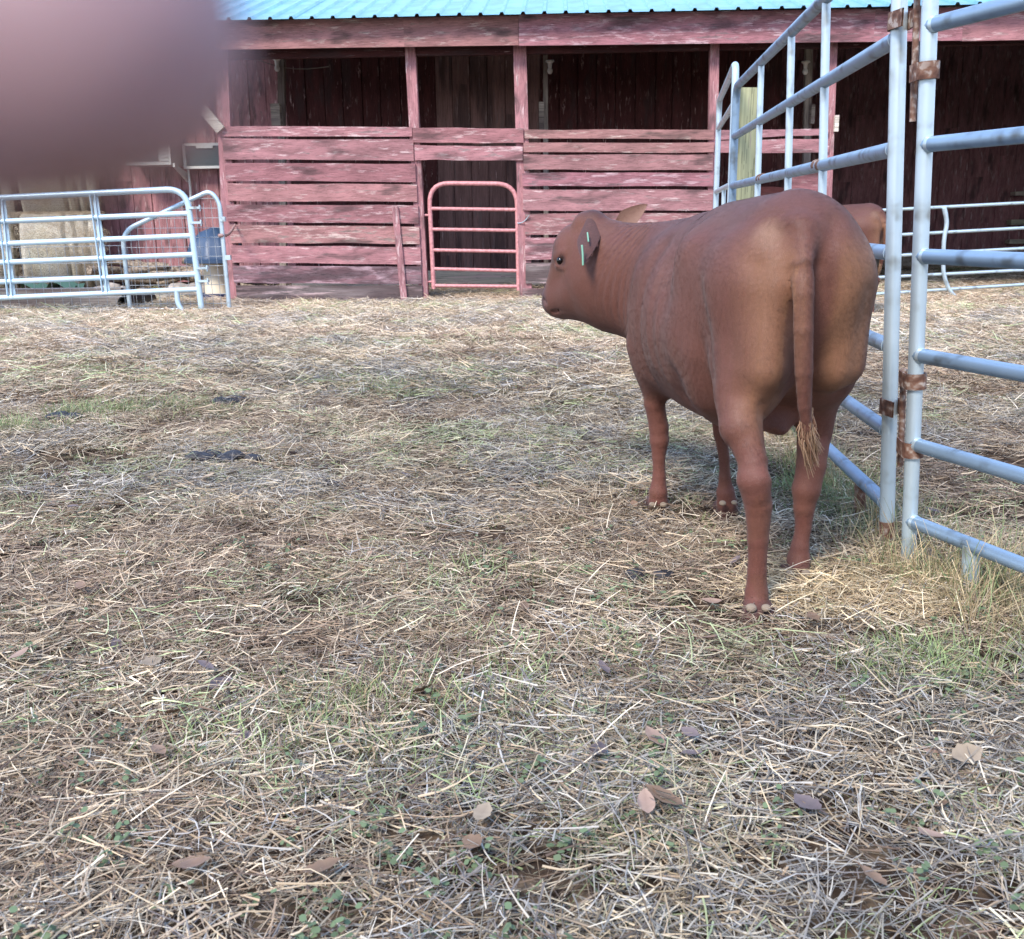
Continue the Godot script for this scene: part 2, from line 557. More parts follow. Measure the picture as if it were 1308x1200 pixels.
func build_grass() -> void:
	var root := Node3D.new()
	root.name = "grass"
	add_child(root, true)
	tag(root, "dry and green grass standing along the foot of the pipe panels and in small patches", "grass", "", "stuff")
	var dry := []
	var green := []
	var meshes := []
	for k in 3:
		meshes.append(tuft(30, 0.09, 0.10, 0.30, 0.005, 0.3, 1.0))
	for k in 3:
		meshes.append(tuft(34, 0.10, 0.03, 0.11, 0.0045, 0.85, 0.9))
	var spots := [[], [], [], [], [], []]
	# along the panels
	for i in 230:
		var t := rng.randf()
		var p: Vector3
		if i < 110:
			p = Vector3(1.13 + 0.063 * t * 3.4, 0, -2.85 - t * 3.4) + Vector3(rng.randfn(0.0, 0.07), 0, 0)
		else:
			p = Vector3(1.14 + 0.32 * t * 1.9, 0, -2.78 + 0.95 * t * 1.9) + Vector3(rng.randfn(-0.02, 0.10), 0, rng.randfn(0.0, 0.1))
		var s := rng.randf_range(0.35, 0.8)
		spots[rng.randi() % 3].append([Vector3(p.x, gh(p.x, p.z), p.z), Basis(Vector3.UP, rng.randf() * TAU).scaled(Vector3(s, s, s)), Color.WHITE * rng.randf_range(0.8, 1.1)])
	# the ragged corner of grass in front of the right panel
	for i in 110:
		var p := Vector3(rng.randf_range(0.95, 1.75), 0, rng.randf_range(-2.7, -1.75))
		if p.x < 0.95 + (p.z + 2.7) * 0.25:
			continue
		var s := rng.randf_range(0.35, 0.75)
		spots[rng.randi() % 3].append([Vector3(p.x, gh(p.x, p.z), p.z), Basis(Vector3.UP, rng.randf() * TAU).scaled(Vector3(s, s * 0.8, s)), Color.WHITE * rng.randf_range(0.8, 1.1)])
	# low green patches in the yard
	for s in [[Vector3(-0.698, 0, -5.916), 0.55, 0.3, 60], [Vector3(-1.993, 0, -5.263), 0.5, 0.22, 50], [Vector3(-2.345, 0, -4.748), 0.3, 0.2, 25], [Vector3(-0.979, 0, -7.892), 0.5, 0.25, 24], [Vector3(1.156, 0, -3.422), 0.25, 0.5, 70], [Vector3(-0.277, 0, -1.739), 0.25, 0.14, 12], [Vector3(0.072, 0, -2.03), 0.4, 0.2, 12], [Vector3(8.016, 0, -17.789), 0.8, 0.5, 40], [Vector3(-0.38, 0, -1.915), 0.2, 0.1, 10], [Vector3(0.921, 0, -2.046), 0.18, 0.14, 20], [Vector3(-0.141, 0, -2.645), 0.2, 0.1, 8]]:
		for i in s[3]:
			var p: Vector3 = s[0] + Vector3(rng.randfn(0.0, 0.5) * s[1], 0, rng.randfn(0.0, 0.5) * s[2])
			var k := rng.randf_range(0.5, 1.0)
			spots[3 + rng.randi() % 3].append([Vector3(p.x, gh(p.x, p.z) + 0.01, p.z), Basis(Vector3.UP, rng.randf() * TAU).scaled(Vector3(k, k * 0.8, k)), Color.WHITE * rng.randf_range(0.8, 1.2)])
	for i in 260:
		var p := Vector3(rng.randf_range(-2.2, 1.9), 0, rng.randf_range(-4.5, -0.9))
		var k := rng.randf_range(0.3, 0.7)
		spots[3 + rng.randi() % 3].append([Vector3(p.x, gh(p.x, p.z) + 0.01, p.z), Basis(Vector3.UP, rng.randf() * TAU).scaled(Vector3(k, k * 0.6, k)), Color.WHITE * rng.randf_range(0.8, 1.2)])
	for k in 6:
		scatter("grass_tuft", meshes[k], M.grass, spots[k], root)
	# clover: small round blue-green leaves near the ground
	var cl := Node3D.new()
	cl.name = "clover"
	add_child(cl, true)
	tag(cl, "small round clover leaves growing up through the hay in the foreground", "clover", "", "stuff")
	var mb := MB.new()
	for i in 9:
		var a := rng.randf() * TAU
		var p := Vector3(cos(a), 0, sin(a)) * rng.randf() * 0.035 + Vector3(0, rng.randf_range(0.015, 0.035), 0)
		var nn := Vector3(rng.randfn(0, 0.3), 1, rng.randfn(0, 0.3)).normalized()
		var t := nn.cross(Vector3.RIGHT).normalized()
		var q := nn.cross(t)
		var col := Color(0.10, 0.135, 0.06) * rng.randf_range(0.7, 1.3)
		var mid := mb.vert(p, nn, Vector2.ZERO, col)
		var ids := []
		for s in 8:
			var r := 0.0052 * (1.0 if s % 4 else 0.75)
			ids.append(mb.vert(p + (t * cos(TAU * s / 8) + q * sin(TAU * s / 8)) * r - nn * 0.001, nn, Vector2.ZERO, col))
		for s in 8:
			mb.tri(mid, ids[s], ids[(s + 1) % 8])
	var cs := []
	for i in 330:
		var z := rng.randf_range(-3.0, -0.9)
		var x := rng.randf_range(-0.7, 0.62) * absf(z) * 1.0
		if noise_b.get_noise_2d(x * 30.0, z * 30.0 + 500.0) < -0.05:
			continue
		cs.append([Vector3(x, gh(x, z) + 0.012, z), Basis(Vector3.UP, rng.randf() * TAU).scaled(Vector3.ONE * rng.randf_range(0.7, 1.3)), Color.WHITE])
	scatter("clover_leaf", mb.mesh(), M.grass, cs, cl)


func leaf_mesh(l: float, w: float, curl: float, lobed: float, col: Color) -> ArrayMesh:
	var mb := MB.new()
	var n := 7
	var prev := []
	for i in n + 1:
		var t := float(i) / n
		var half := w * 0.5 * pow(sin(PI * minf(0.02 + t * 0.97, 1.0)), 0.75) * (1.0 + lobed * (0.5 if i % 2 else -0.3))
		var y := curl * l * (4.0 * (t - 0.5) * (t - 0.5)) + 0.002
		var ids := []
		for s in [-1.0, 0.0, 1.0]:
			var p := Vector3((t - 0.5) * l, y + absf(s) * half * 0.45 * (0.4 + curl * 2.0), s * half)
			ids.append(mb.vert(p, Vector3(-curl * (t - 0.5) * 4.0, 1, -s * 0.35).normalized(), Vector2.ZERO, col * (0.82 if s == 0.0 else 1.0) * rng.randf_range(0.92, 1.08)))
		if i > 0:
			mb.quad(prev[0], prev[1], ids[1], ids[0])
			mb.quad(prev[1], prev[2], ids[2], ids[1])
		prev = ids
	mb.tube([Vector3(-0.5 * l, curl * l, 0), Vector3(-0.62 * l, curl * l * 1.1, 0.01 * l), Vector3(-0.75 * l, curl * l, 0.03 * l)], 0.0012, 0.0008, 5, col * 0.7)
	return mb.mesh()


func build_leaves() -> void:
	var cols := [Color(0.22, 0.14, 0.09), Color(0.17, 0.13, 0.125), Color(0.32, 0.215, 0.16), Color(0.13, 0.10, 0.10), Color(0.26, 0.17, 0.12), Color(0.36, 0.275, 0.19), Color(0.18, 0.115, 0.075)]
	var meshes := []
	for i in 10:
		meshes.append(leaf_mesh(rng.randf_range(0.032, 0.058), rng.randf_range(0.017, 0.030), rng.randf_range(0.02, 0.14), 0.35 if i % 3 == 0 else 0.0, cols[i % cols.size()]))
	# the few that stand out
	var shown := [[Vector3(0.253, 0, -1.69), 2, 1.0, 2.1, "broad tan fallen leaf lying right of the middle foreground"], [Vector3(0.788, 0, -1.619), 5, 1.25, 0.4, "long pale tan fallen leaf lying at the right edge below the grass"], [Vector3(0.146, 0, -1.646), 3, 1.0, 1.3, "slim purplish grey fallen leaf standing on edge in the hay"], [Vector3(0.239, 0, -1.494), 0, 1.2, 2.7, "wide brown fallen leaf curled over just below the broad tan one"], [Vector3(-0.054, 0, -1.454), 5, 0.9, 1.2, "pale oval fallen leaf beside a clump of clover, bottom middle"], [Vector3(-0.784, 0, -2.046), 5, 0.9, 0.9, "small cream fallen leaf in the hay at the left"], [Vector3(-0.48, 0, -1.33), 4, 1.0, 0.1, "round tan fallen leaf at the bottom left"], [Vector3(-0.284, 0, -1.318), 0, 1.0, 0.3, "russet brown fallen leaf near the bottom edge, left of centre"], [Vector3(0.447, 0, -2.141), 2, 0.9, 0.2, "small orange brown fallen leaf left of the near hind hoof"], [Vector3(0.469, 0, -1.467), 1, 1.1, 2.0, "flat grey fallen leaf at lower right, in a dark gap of the hay"]]
	for s in shown:
		var o := obj("fallen_leaf", leaf_mesh(0.056 * s[2], 0.031 * s[2], 0.10, 0.25, cols[s[1]] * 0.85), M.leaf)
		o.position = s[0] + Vector3(0, 0.045, 0)
		o.rotation = Vector3(rng.randfn(0.25, 0.2), s[3], rng.randfn(0.0, 0.2))
		tag(o, s[4], "leaf", "fallen leaves lying on the hay")
	for i in 70:
		var z := -0.95 - pow(rng.randf(), 1.4) * 3.3
		var x := rng.randf_range(-0.62, 0.6) * (absf(z) + 0.1)
		var o := obj("fallen_leaf", meshes[rng.randi() % 10], M.leaf)
		o.position = Vector3(x, gh(x, z) + rng.randf_range(0.024, 0.05), z)
		o.rotation = Vector3(rng.randfn(0.0, 0.3), rng.randf() * TAU, rng.randfn(0.0, 0.3))
		tag(o, "small dry brown or grey fallen leaf half buried in the trampled hay", "leaf", "fallen leaves lying on the hay")


func build_dung() -> void:
	var spots := [[Vector3(-1.244, 0, -4.104), 0.075, "dark wet dung lump in the left middle of the yard, left of its twin"], [Vector3(-1.113, 0, -4.07), 0.07, "dark wet dung lump in the left middle of the yard, right of its twin"], [Vector3(-1.502, 0, -5.411), 0.085, "flat dark dung pat behind the two dung lumps"], [Vector3(-2.22, 0, -5.025), 0.07, "wide dark dung pat near the left edge, by green grass"], [Vector3(0.364, 0, -2.609), 0.05, "small crumbled dark dung lump in front of the cow's hind hooves"]]
	for s in spots:
		var mb := MB.new()
		for k in 5:
			var a := rng.randf() * TAU
			var r: float = s[1] * rng.randf_range(0.35, 0.6)
			var at := Vector3(cos(a) * s[1] * 0.8, r * 0.35, sin(a) * s[1] * 0.5)
			var first := mb.v.size()
			mb.ball(at, Basis.from_scale(Vector3(r * 1.3, r * 0.62, r)), 12)
			for q in range(first, mb.v.size()):
				mb.v[q] += mb.n[q] * 0.25 * r * noise_b.get_noise_3dv(mb.v[q] * 900.0)
		var o := obj("dung_lump", mb.smooth(), M.dung)
		o.position = s[0] + Vector3(0, 0.015, 0)
		tag(o, s[2], "dung", "dung on the yard")


# ------------------------------------------------------------------ barn
func board(called: String, q: Array, w: float, th: float, mat: Material, parent: Node, rough := 0.006) -> MeshInstance3D:
	# q: u, bottom and top at the left end, then at the right end; the face stands at depth w
	var n := 5
	var mb := MB.new()
	var off := Vector2(-q[0] + 0.02 + rng.randf() * maxf(0.0, 3.78 - (q[3] - q[0])), -minf(q[1], q[4]) + 0.015 + rng.randf() * maxf(0.0, 0.59 - (q[2] - q[1])))
	var cols := []
	var tone := rng.randf_range(0.78, 1.12)
	var own := Color(tone, tone * rng.randf_range(0.94, 1.08), tone * rng.randf_range(0.94, 1.06))
	for i in n + 1:
		var t := float(i) / n
		var u := lerpf(q[0], q[3], t)
		var b := lerpf(q[1], q[4], t) + rng.randf_range(-rough, rough)
		var c := lerpf(q[2], q[5], t) + rng.randf_range(-rough, rough)
		var z := -w + rng.randf_range(-rough, rough) * 0.6
		cols.append([Vector3(u, b, z), Vector3(u, c, z), Vector3(u, c - 0.003, z - th), Vector3(u, b + 0.003, z - th)])
	for i in n:
		var a: Array = cols[i]
		var d: Array = cols[i + 1]
		mb.face(a[0], a[1], d[1], d[0], Vector3.BACK, own, 1.0, off)
		mb.face(a[1], a[2], d[2], d[1], Vector3.UP, own, 1.0, off)
		mb.face(a[2], a[3], d[3], d[2], Vector3.FORWARD, own, 1.0, off)
		mb.face(a[3], a[0], d[0], d[3], Vector3.DOWN, own, 1.0, off)
	mb.face(cols[0][0], cols[0][1], cols[0][2], cols[0][3], Vector3.LEFT, own, 1.0, off)
	mb.face(cols[n][0], cols[n][1], cols[n][2], cols[n][3], Vector3.RIGHT, own, 1.0, off)
	return obj(called, mb, mat, parent)


# an upright timber between two points, w wide, d deep; its grain runs up
func post(called: String, a: Vector3, b: Vector3, w: float, d: float, mat: Material, parent: Node) -> MeshInstance3D:
	var mb := MB.new()
	var off := Vector2(rng.randf() * 5.0, rng.randf() * 3.0)
	var ring := []
	for i in 4:
		var p := a.lerp(b, i / 3.0)
		var j := rng.randf_range(-0.004, 0.004)
		ring.append([p + Vector3(-w / 2 + j, 0, 0), p + Vector3(w / 2 + j, 0, 0), p + Vector3(w / 2 + j, 0, -d), p + Vector3(-w / 2 + j, 0, -d)])
	var outs := [Vector3.BACK, Vector3.RIGHT, Vector3.FORWARD, Vector3.LEFT]
	for i in 3:
		for s in 4:
			var t := (s + 1) % 4
			var f := mb.v.size()
			mb.face(ring[i][s], ring[i][t], ring[i + 1][t], ring[i + 1][s], outs[s], Color.WHITE)
			for k in range(f, mb.v.size()):   # turn the grain upright
				mb.uv[k] = Vector2(mb.v[k].y, mb.v[k].x + mb.v[k].z) + off
	mb.face(ring[3][0], ring[3][1], ring[3][2], ring[3][3], Vector3.UP)
	mb.face(ring[0][0], ring[0][1], ring[0][2], ring[0][3], Vector3.DOWN)
	return obj(called, mb, mat, parent)


func roof_v(w: float) -> float:
	return 3.085 + 0.302 * (w + 0.34) if w < 5.0 else 3.085 + 0.302 * 5.34 - 0.302 * (w - 5.0)


func upright_plank(called: String, u: float, width: float, w: float, b: float, t: float, mat: Material, parent: Node, gap := 0.012) -> void:
	var mb := MB.new()
	var off := Vector2(rng.randf() * 7.0, rng.randf() * 3.0)
	off = Vector2(rng.randf() * 7.0, rng.randf() * 3.0)
	var z := -w + rng.randf_range(-0.003, 0.003) - (0.014 if int(u * 1000.0) % 2 else 0.0)
	mb.box(Vector3(u + gap / 2, b + rng.randf_range(-0.02, 0.02), z - 0.025), Vector3(u + width - gap / 2, t, z))
	mb.box(Vector3(u + width - 0.03, b, z - 0.07), Vector3(u + width + 0.03, t, z - 0.045))
	for k in mb.uv.size():
		mb.uv[k] = Vector2(mb.v[k].y, mb.v[k].x + mb.v[k].z) + off
	obj(called, mb, mat, parent)


func build_barn() -> void:
	var t := thing("pole_barn", "red slatted wooden barn with a ribbed metal roof across the far side of the yard", "barn", Vector3(0, 0, -12.165), -0.047)
	# the slatted wall left of the door
	var left := [[-3.279, 1.908, 2.017, -1.091, 1.875, 1.974],
		[-3.282, 1.655, 1.882, -1.082, 1.609, 1.844],
		[-3.275, 1.416, 1.617, -1.067, 1.378, 1.577],
		[-3.266, 1.191, 1.39, -1.058, 1.154, 1.346],
		[-3.295, 0.957, 1.152, -1.05, 0.912, 1.115],
		[-3.273, 0.718, 0.921, -1.044, 0.684, 0.879],
		[-3.274, 0.486, 0.685, -1.038, 0.448, 0.645],
		[-3.275, 0.252, 0.453, -1.039, 0.216, 0.421],
		[-3.255, 0.033, 0.225, -1.033, 0.015, 0.199]]
	var wear := [M.red_worn, M.red, M.red, M.red, M.red_worn, M.red_worn, M.red, M.red_bottom, M.red_bare]
	for i in left.size():
		board("slat", left[i], 0.0, 0.028, wear[i], t)
	var head := [[-1.083, 1.806, 1.968, 0.175, 1.788, 1.946],
		[-1.07, 1.618, 1.778, 0.164, 1.601, 1.748]]
	board("door_header", head[0], -0.004, 0.03, M.red, t)
	board("door_header", head[1], 0.0, 0.03, M.red_worn, t)
	# the slatted wall right of the door
	var right := [[0.188, 1.834, 1.929, 2.317, 1.791, 1.897],
		[0.174, 1.684, 1.785, 2.322, 1.653, 1.759],
		[0.173, 1.494, 1.66, 2.316, 1.465, 1.63],
		[0.159, 1.312, 1.459, 2.328, 1.284, 1.436],
		[0.163, 1.042, 1.279, 2.33, 1.016, 1.246],
		[0.185, 0.771, 1.006, 2.346, 0.748, 0.986],
		[0.183, 0.492, 0.735, 2.355, 0.483, 0.718],
		[0.187, 0.216, 0.447, 2.365, 0.209, 0.441],
		[0.147, 0.015, 0.161, 2.373, 0.006, 0.16]]
	var wear2 := [M.red, M.red, M.red, M.red_worn, M.red, M.red_worn, M.red_worn, M.red_bare, M.red_bottom]
	for i in right.size():
		board("slat", right[i], 0.0, 0.028, wear2[i], t)
	var open_rails := [[2.364, 1.791, 1.89, 3.588, 1.826, 1.892],
		[2.368, 1.648, 1.78, 3.605, 1.631, 1.785]]
	for q in open_rails:
		board("slat", q, 0.0, 0.028, M.red, t)
	# the plank nailed upright near the door
	post("batten", Vector3(-1.244, 0.02, 0) + Vector3(0, 0, 0.03), Vector3(-1.314, 1.104, 0) + Vector3(0, 0, 0.03), 0.075, 0.028, M.red_worn, t)
	# front posts
	var fp := [[Vector3(-3.325, 0.025, -0.03), Vector3(-3.233, 2.92, -0.03), 0.15, M.red], [Vector3(-1.026, -0.012, -0.03), Vector3(-1.09, 2.88, -0.03), 0.115, M.red], [Vector3(0.188, -0.022, -0.03), Vector3(0.143, 2.857, -0.03), 0.145, M.red], [Vector3(2.359, -0.058, -0.03), Vector3(2.298, 2.817, -0.03), 0.10, M.red], [Vector3(3.635, -0.068, -0.03), Vector3(3.565, 2.794, -0.03), 0.135, M.red]]
	for f in fp:
		post("post", f[0] - Vector3(0, 0.05, 0), f[1], f[2], 0.11, f[3], t)
		post("post", Vector3(7.6, 0, -0.03), Vector3(7.6, 2.78, -0.03), 0.14, 0.14, M.red, t)
	# slanting brace beside the left corner post
	var bm := MB.new()
	var b0: Vector3 = Vector3(-3.283, 1.975, 0.05)
	var b1: Vector3 = Vector3(-3.659, 2.436, 0.05)
	var across := (b1 - b0).cross(Vector3.BACK).normalized() * 0.055
	bm.hexa([b0 - across - Vector3(0, 0, 0.05), b1 - across - Vector3(0, 0, 0.05), b0 + across - Vector3(0, 0, 0.05), b1 + across - Vector3(0, 0, 0.05), b0 - across, b1 - across, b0 + across, b1 + across])
	obj("brace", bm, M.pale_wood, t)
	# cinder blocks and stones under the bottom slats
	for s in [[Vector3(-3.011, 0.002, -0.05), 0.16, 0.07], [Vector3(-2.615, -0.01, -0.05), 0.11, 0.05], [Vector3(-1.974, -0.006, -0.05), 0.14, 0.06], [Vector3(0.354, -0.062, -0.05), 0.1, 0.05]]:
		var mb := MB.new()
		mb.box(s[0] + Vector3(-s[1] / 2, -0.03, -0.15), s[0] + Vector3(s[1] / 2, s[2], 0.0))
		obj("foundation_block", mb, M.concrete, t)
	# fascia in two lengths
	board("fascia_board", [-4.95, 2.82, 3.11, 0.136, 2.80, 3.10], -0.16, 0.04, M.red, t, 0.003)
	board("fascia_board", [0.14, 2.79, 3.11, 4.9, 2.755, 3.09], -0.172, 0.04, M.red_worn, t, 0.003)
	board("fascia_board", [4.903, 2.755, 3.09, 8.9, 2.74, 3.07], -0.16, 0.04, M.red, t, 0.003)
	board("lintel", [-4.9, 2.74, 2.93, 8.6, 2.74, 2.93], 0.05, 0.09, M.red_shaded, t, 0.002)
	# roof: ribbed sheets laid side by side
	var sheets := 21
	for side in 3:
		var mb := MB.new()
		var prof := []
		for r in 4:
			var x := r * 0.2286
			prof.append_array([[x, 0.0], [x + 0.165, 0.0], [x + 0.178, 0.026], [x + 0.206, 0.026], [x + 0.2186, 0.0]])
		prof.append([0.9144, 0.0])
		var w0: float = [-0.34, 10.3, 2.35][side]
		for i in prof.size() - 1:
			var a := Vector3(prof[i][0], roof_v(w0) + prof[i][1], -w0)
			var b := Vector3(prof[i + 1][0], roof_v(w0) + prof[i + 1][1], -w0)
			var c := Vector3(b.x, roof_v(5.0) + prof[i + 1][1], -5.0)
			var d := Vector3(a.x, roof_v(5.0) + prof[i][1], -5.0)
			mb.face(a, b, c, d, Vector3.UP)
			# underside, so that the sheet has thickness
			mb.face(a - Vector3(0, 0.004, 0), b - Vector3(0, 0.004, 0), c - Vector3(0, 0.004, 0), d - Vector3(0, 0.004, 0), Vector3.DOWN)
			mb.face(a, b, b - Vector3(0, 0.004, 0), a - Vector3(0, 0.004, 0), Vector3.BACK if side != 1 else Vector3.FORWARD)
		var sheet := mb.mesh()
		for i in sheets:
			var far_left := i < 5
			if (side == 0 and far_left) or (side == 2 and not far_left):
				continue
			var o := obj("roof_sheet", sheet, M.roof, t)
			o.position = Vector3(-9.6 + i * 0.9144, (i % 2) * 0.002, 0)
	var cap := MB.new()
	cap.tube([Vector3(-9.65, roof_v(5.0) + 0.02, -5.0), Vector3(9.65, roof_v(5.0) + 0.02, -5.0)], 0.07, 0.07, 8)
	obj("ridge_cap", cap, M.roof, t)
	# rafters and purlins under the sheets
	for i in 15:
		var u := -9.0 + i * 1.28
		var mb := MB.new()
		var p := []
		for k in 8:
			var w := 5.0 if k & 4 else (0.06 if u > -4.7 else 2.9)
			p.append(Vector3(u + (0.04 if k & 1 else 0.0), roof_v(w) - (0.03 if k & 2 else 0.17), -w))
		mb.hexa(p)
		obj("rafter", mb, M.grey_wood, t)
	# walls of upright planks: the back of the stalls, the far wall of the aisle, the ends
	var u := -6.02
	while u < 3.45:
		var wd := rng.randf_range(0.215, 0.285)
		var inside := u > -3.4
		upright_plank("wall_plank", u, wd, 2.8, 0.22 if inside else 0.12, roof_v(2.8) - 0.06, (M.brown_plank if u > -1.25 and u < 0.2 else M.red_shaded) if inside else M.red, t, 0.010)  # inside planks darkened for indoor shade, lighter brown where the doorway opens
		u += wd
	board("sill_board", [-3.3, 0.02, 0.235, 3.45, 0.02, 0.235], 2.76, 0.05, M.pale_wood, t)
	u = -9.3
	while u < 9.2:
		var wd := rng.randf_range(0.22, 0.28)
		if u > 3.0 or u < -5.4:
			upright_plank("wall_plank", u, wd, 7.0, 0.26, roof_v(7.0) - 0.06, M.red if u > 3.0 else M.red_shaded, t, 0.010)
		u += wd
	var cu := MB.new()
	cu.box(Vector3(3.45, -0.05, -7.12), Vector3(9.2, 0.27, -6.93))
	obj("concrete_footing", cu, M.concrete, t)
	for e in [-9.32, 8.95, 3.47, -6.04]:
		var w := 0.25 if absf(e) > 7.0 else 2.83
		while w < 6.95:
			var wd := rng.randf_range(0.2, 0.27)
			var mb := MB.new()
			mb.box(Vector3(e - 0.0125, 0.05, -w - wd), Vector3(e + 0.0125, minf(roof_v(w), roof_v(w + wd)) - 0.06, -w - 0.01))
			for k in mb.uv.size():
				mb.uv[k] = Vector2(mb.v[k].y, mb.v[k].z) + Vector2(e, w * 3.3)
			obj("end_plank", mb, M.red_shaded, t)
			w += wd
	# low stall divider and the sheet of board seen through the open bay
	board("stall_board", [3.349, 0.982, 1.443, 3.847, 0.939, 1.491], 0.9, 0.03, M.red, t)
	board("stall_board", [2.877, 1.08, 1.311, 3.333, 1.038, 1.278], 0.9, 0.03, M.red_shaded, t)
	# inner posts, grey boxes and lamp holders hanging from wires
	for s in [[361, 72, 164, 9, 1.4, 347, 357, 132], [697, 68, 166, 7, 1.4, 688.5, 694.5, 130], [1036, 92, 270, 9, 1.4, 1026, 1034, 136]]:
		pass
	var inner := [[Vector3(-3.102, -0.084, -1.5), Vector3(-2.931, 3.03, -1.5), 0.085], [Vector3(0.411, -0.113, -1.5), Vector3(0.412, 2.933, -1.5), 0.06], [Vector3(3.772, -0.009, -1.5), Vector3(3.663, 2.947, -1.5), 0.085]]
	for s in inner:
		post("inner_post", s[0], s[1], s[2], 0.09, M.grey_wood, t)
	var boxes := [[Vector3(-3.077, 2.113, -1.4), Vector3(-2.961, 2.404, -1.4)], [Vector3(0.326, 2.034, -1.4), Vector3(0.391, 2.368, -1.4)], [Vector3(3.71, 2.057, -1.4), Vector3(3.754, 2.286, -1.4)]]
	for s in boxes:
		var mb := MB.new()
		mb.box(s[0] + Vector3(0, 0, -0.08), s[1])
		obj("junction_box", mb, M.grey_wood, t)
	var nb := MB.new()
	nb.box(Vector3(3.642, 1.855, 0.03) - Vector3(0, 0, 0.05), Vector3(3.687, 2.028, 0.03))
	obj("nailed_block", nb, M.pale_wood, t)
	for s in [Vector3(-2.948, 2.844, -1.35), Vector3(0.466, 2.756, -1.35), Vector3(3.595, 2.692, -1.35)]:
		var mb := MB.new()
		mb.lathe([[0.0, 0.09], [0.05, 0.09], [0.055, 0.075], [0.028, 0.06], [0.022, 0.0], [0.03, -0.01], [0.034, -0.04], [0.02, -0.065], [0.0, -0.07]], 12, s)
		obj("lamp_holder", mb, M.porcelain, t)
	var wire := MB.new()
	var wp := []
	for i in 9:
		var q: Vector3 = Vector3(-3.416, 3.017, -1.35).lerp(Vector3(-2.292, 2.823, -1.35), i / 8.0)
		wp.append(q - Vector3(0, 0.1 * sin(PI * i / 8.0), 0))
	wire.tube(wp, 0.006, 0.006, 5)
	obj("cable", wire, M.grey_wood, t)
	for s in [[8.529, 1.236, 1.303, 9.189, 1.241, 1.308],[8.511, 0.739, 0.821, 9.244, 0.745, 0.826],[8.518, 0.414, 0.482, 9.28, 0.419, 0.487]]:
		board("shelf_board", s, 6.7, 0.2, M.pale_wood, t)


func build_red_gate() -> void:
	var g := thing("red_bow_gate", "red tubular bow gate closing the barn doorway", "gate", Vector3(0, 0, -12.165), -0.047)
	var w := 0.06
	var path := fillet([Vector3(-0.904, 0.159, -0.06), Vector3(-0.926, 1.363, -0.06), Vector3(0.091, 1.341, -0.06), Vector3(0.101, 0.132, -0.06)], 0.24, 7)
	var mb := MB.new()
	mb.tube(path, 0.026, 0.026, 12)
	obj("frame", mb, M.red_gate, g)
	var rails := [[Vector3(-0.922, 1.078, -0.06), Vector3(0.088, 1.053, -0.06)], [Vector3(-0.92, 0.844, -0.06), Vector3(0.09, 0.819, -0.06)], [Vector3(-0.918, 0.607, -0.06), Vector3(0.092, 0.579, -0.06)], [Vector3(-0.91, 0.391, -0.06), Vector3(0.094, 0.358, -0.06)], [Vector3(-0.902, 0.195, -0.06), Vector3(0.097, 0.177, -0.06)]]
	for r in rails:
		var m := MB.new()
		m.tube([r[0], r[1]], 0.021, 0.021, 10)
		obj("rail", m, M.red_gate, g)
	for p in [Vector3(-0.96, 1.004, -0.06), Vector3(-0.938, 0.241, -0.06)]:
		var m := MB.new()
		m.tube([p + Vector3(-0.07, 0, 0), p + Vector3(0.06, 0, 0)], 0.013, 0.013, 8)
		m.tube([p + Vector3(-0.07, -0.04, 0), p + Vector3(-0.07, 0.02, 0)], 0.011, 0.011, 8)
		obj("hinge", m, M.red_gate, g)
	var ch := MB.new()
	var pts := []
	for i in 8:
		pts.append(Vector3(0.096, 0.903, -0.03).lerp(Vector3(0.235, 0.989, 0.03), i / 7.0) - Vector3(0, 0.03 * sin(PI * i / 7.0), 0))
	ch.tube(pts, 0.006, 0.006, 6)
	obj("chain", ch, M.pipe, g)


func fillet(pts: Array, r: float, n: int) -> Array:
	var out := [pts[0]]
	for i in range(1, pts.size() - 1):
		var a: Vector3 = (pts[i - 1] - pts[i])
		var b: Vector3 = (pts[i + 1] - pts[i])
		var k := minf(r, minf(a.length(), b.length()) * 0.48)
		var p: Vector3 = pts[i] + a.normalized() * k
		var q: Vector3 = pts[i] + b.normalized() * k
		for j in n + 1:
			var t := float(j) / n
			out.append(p.lerp(pts[i], t).lerp(Vector3(pts[i]).lerp(q, t), t))
	out.append(pts[-1])
	return out


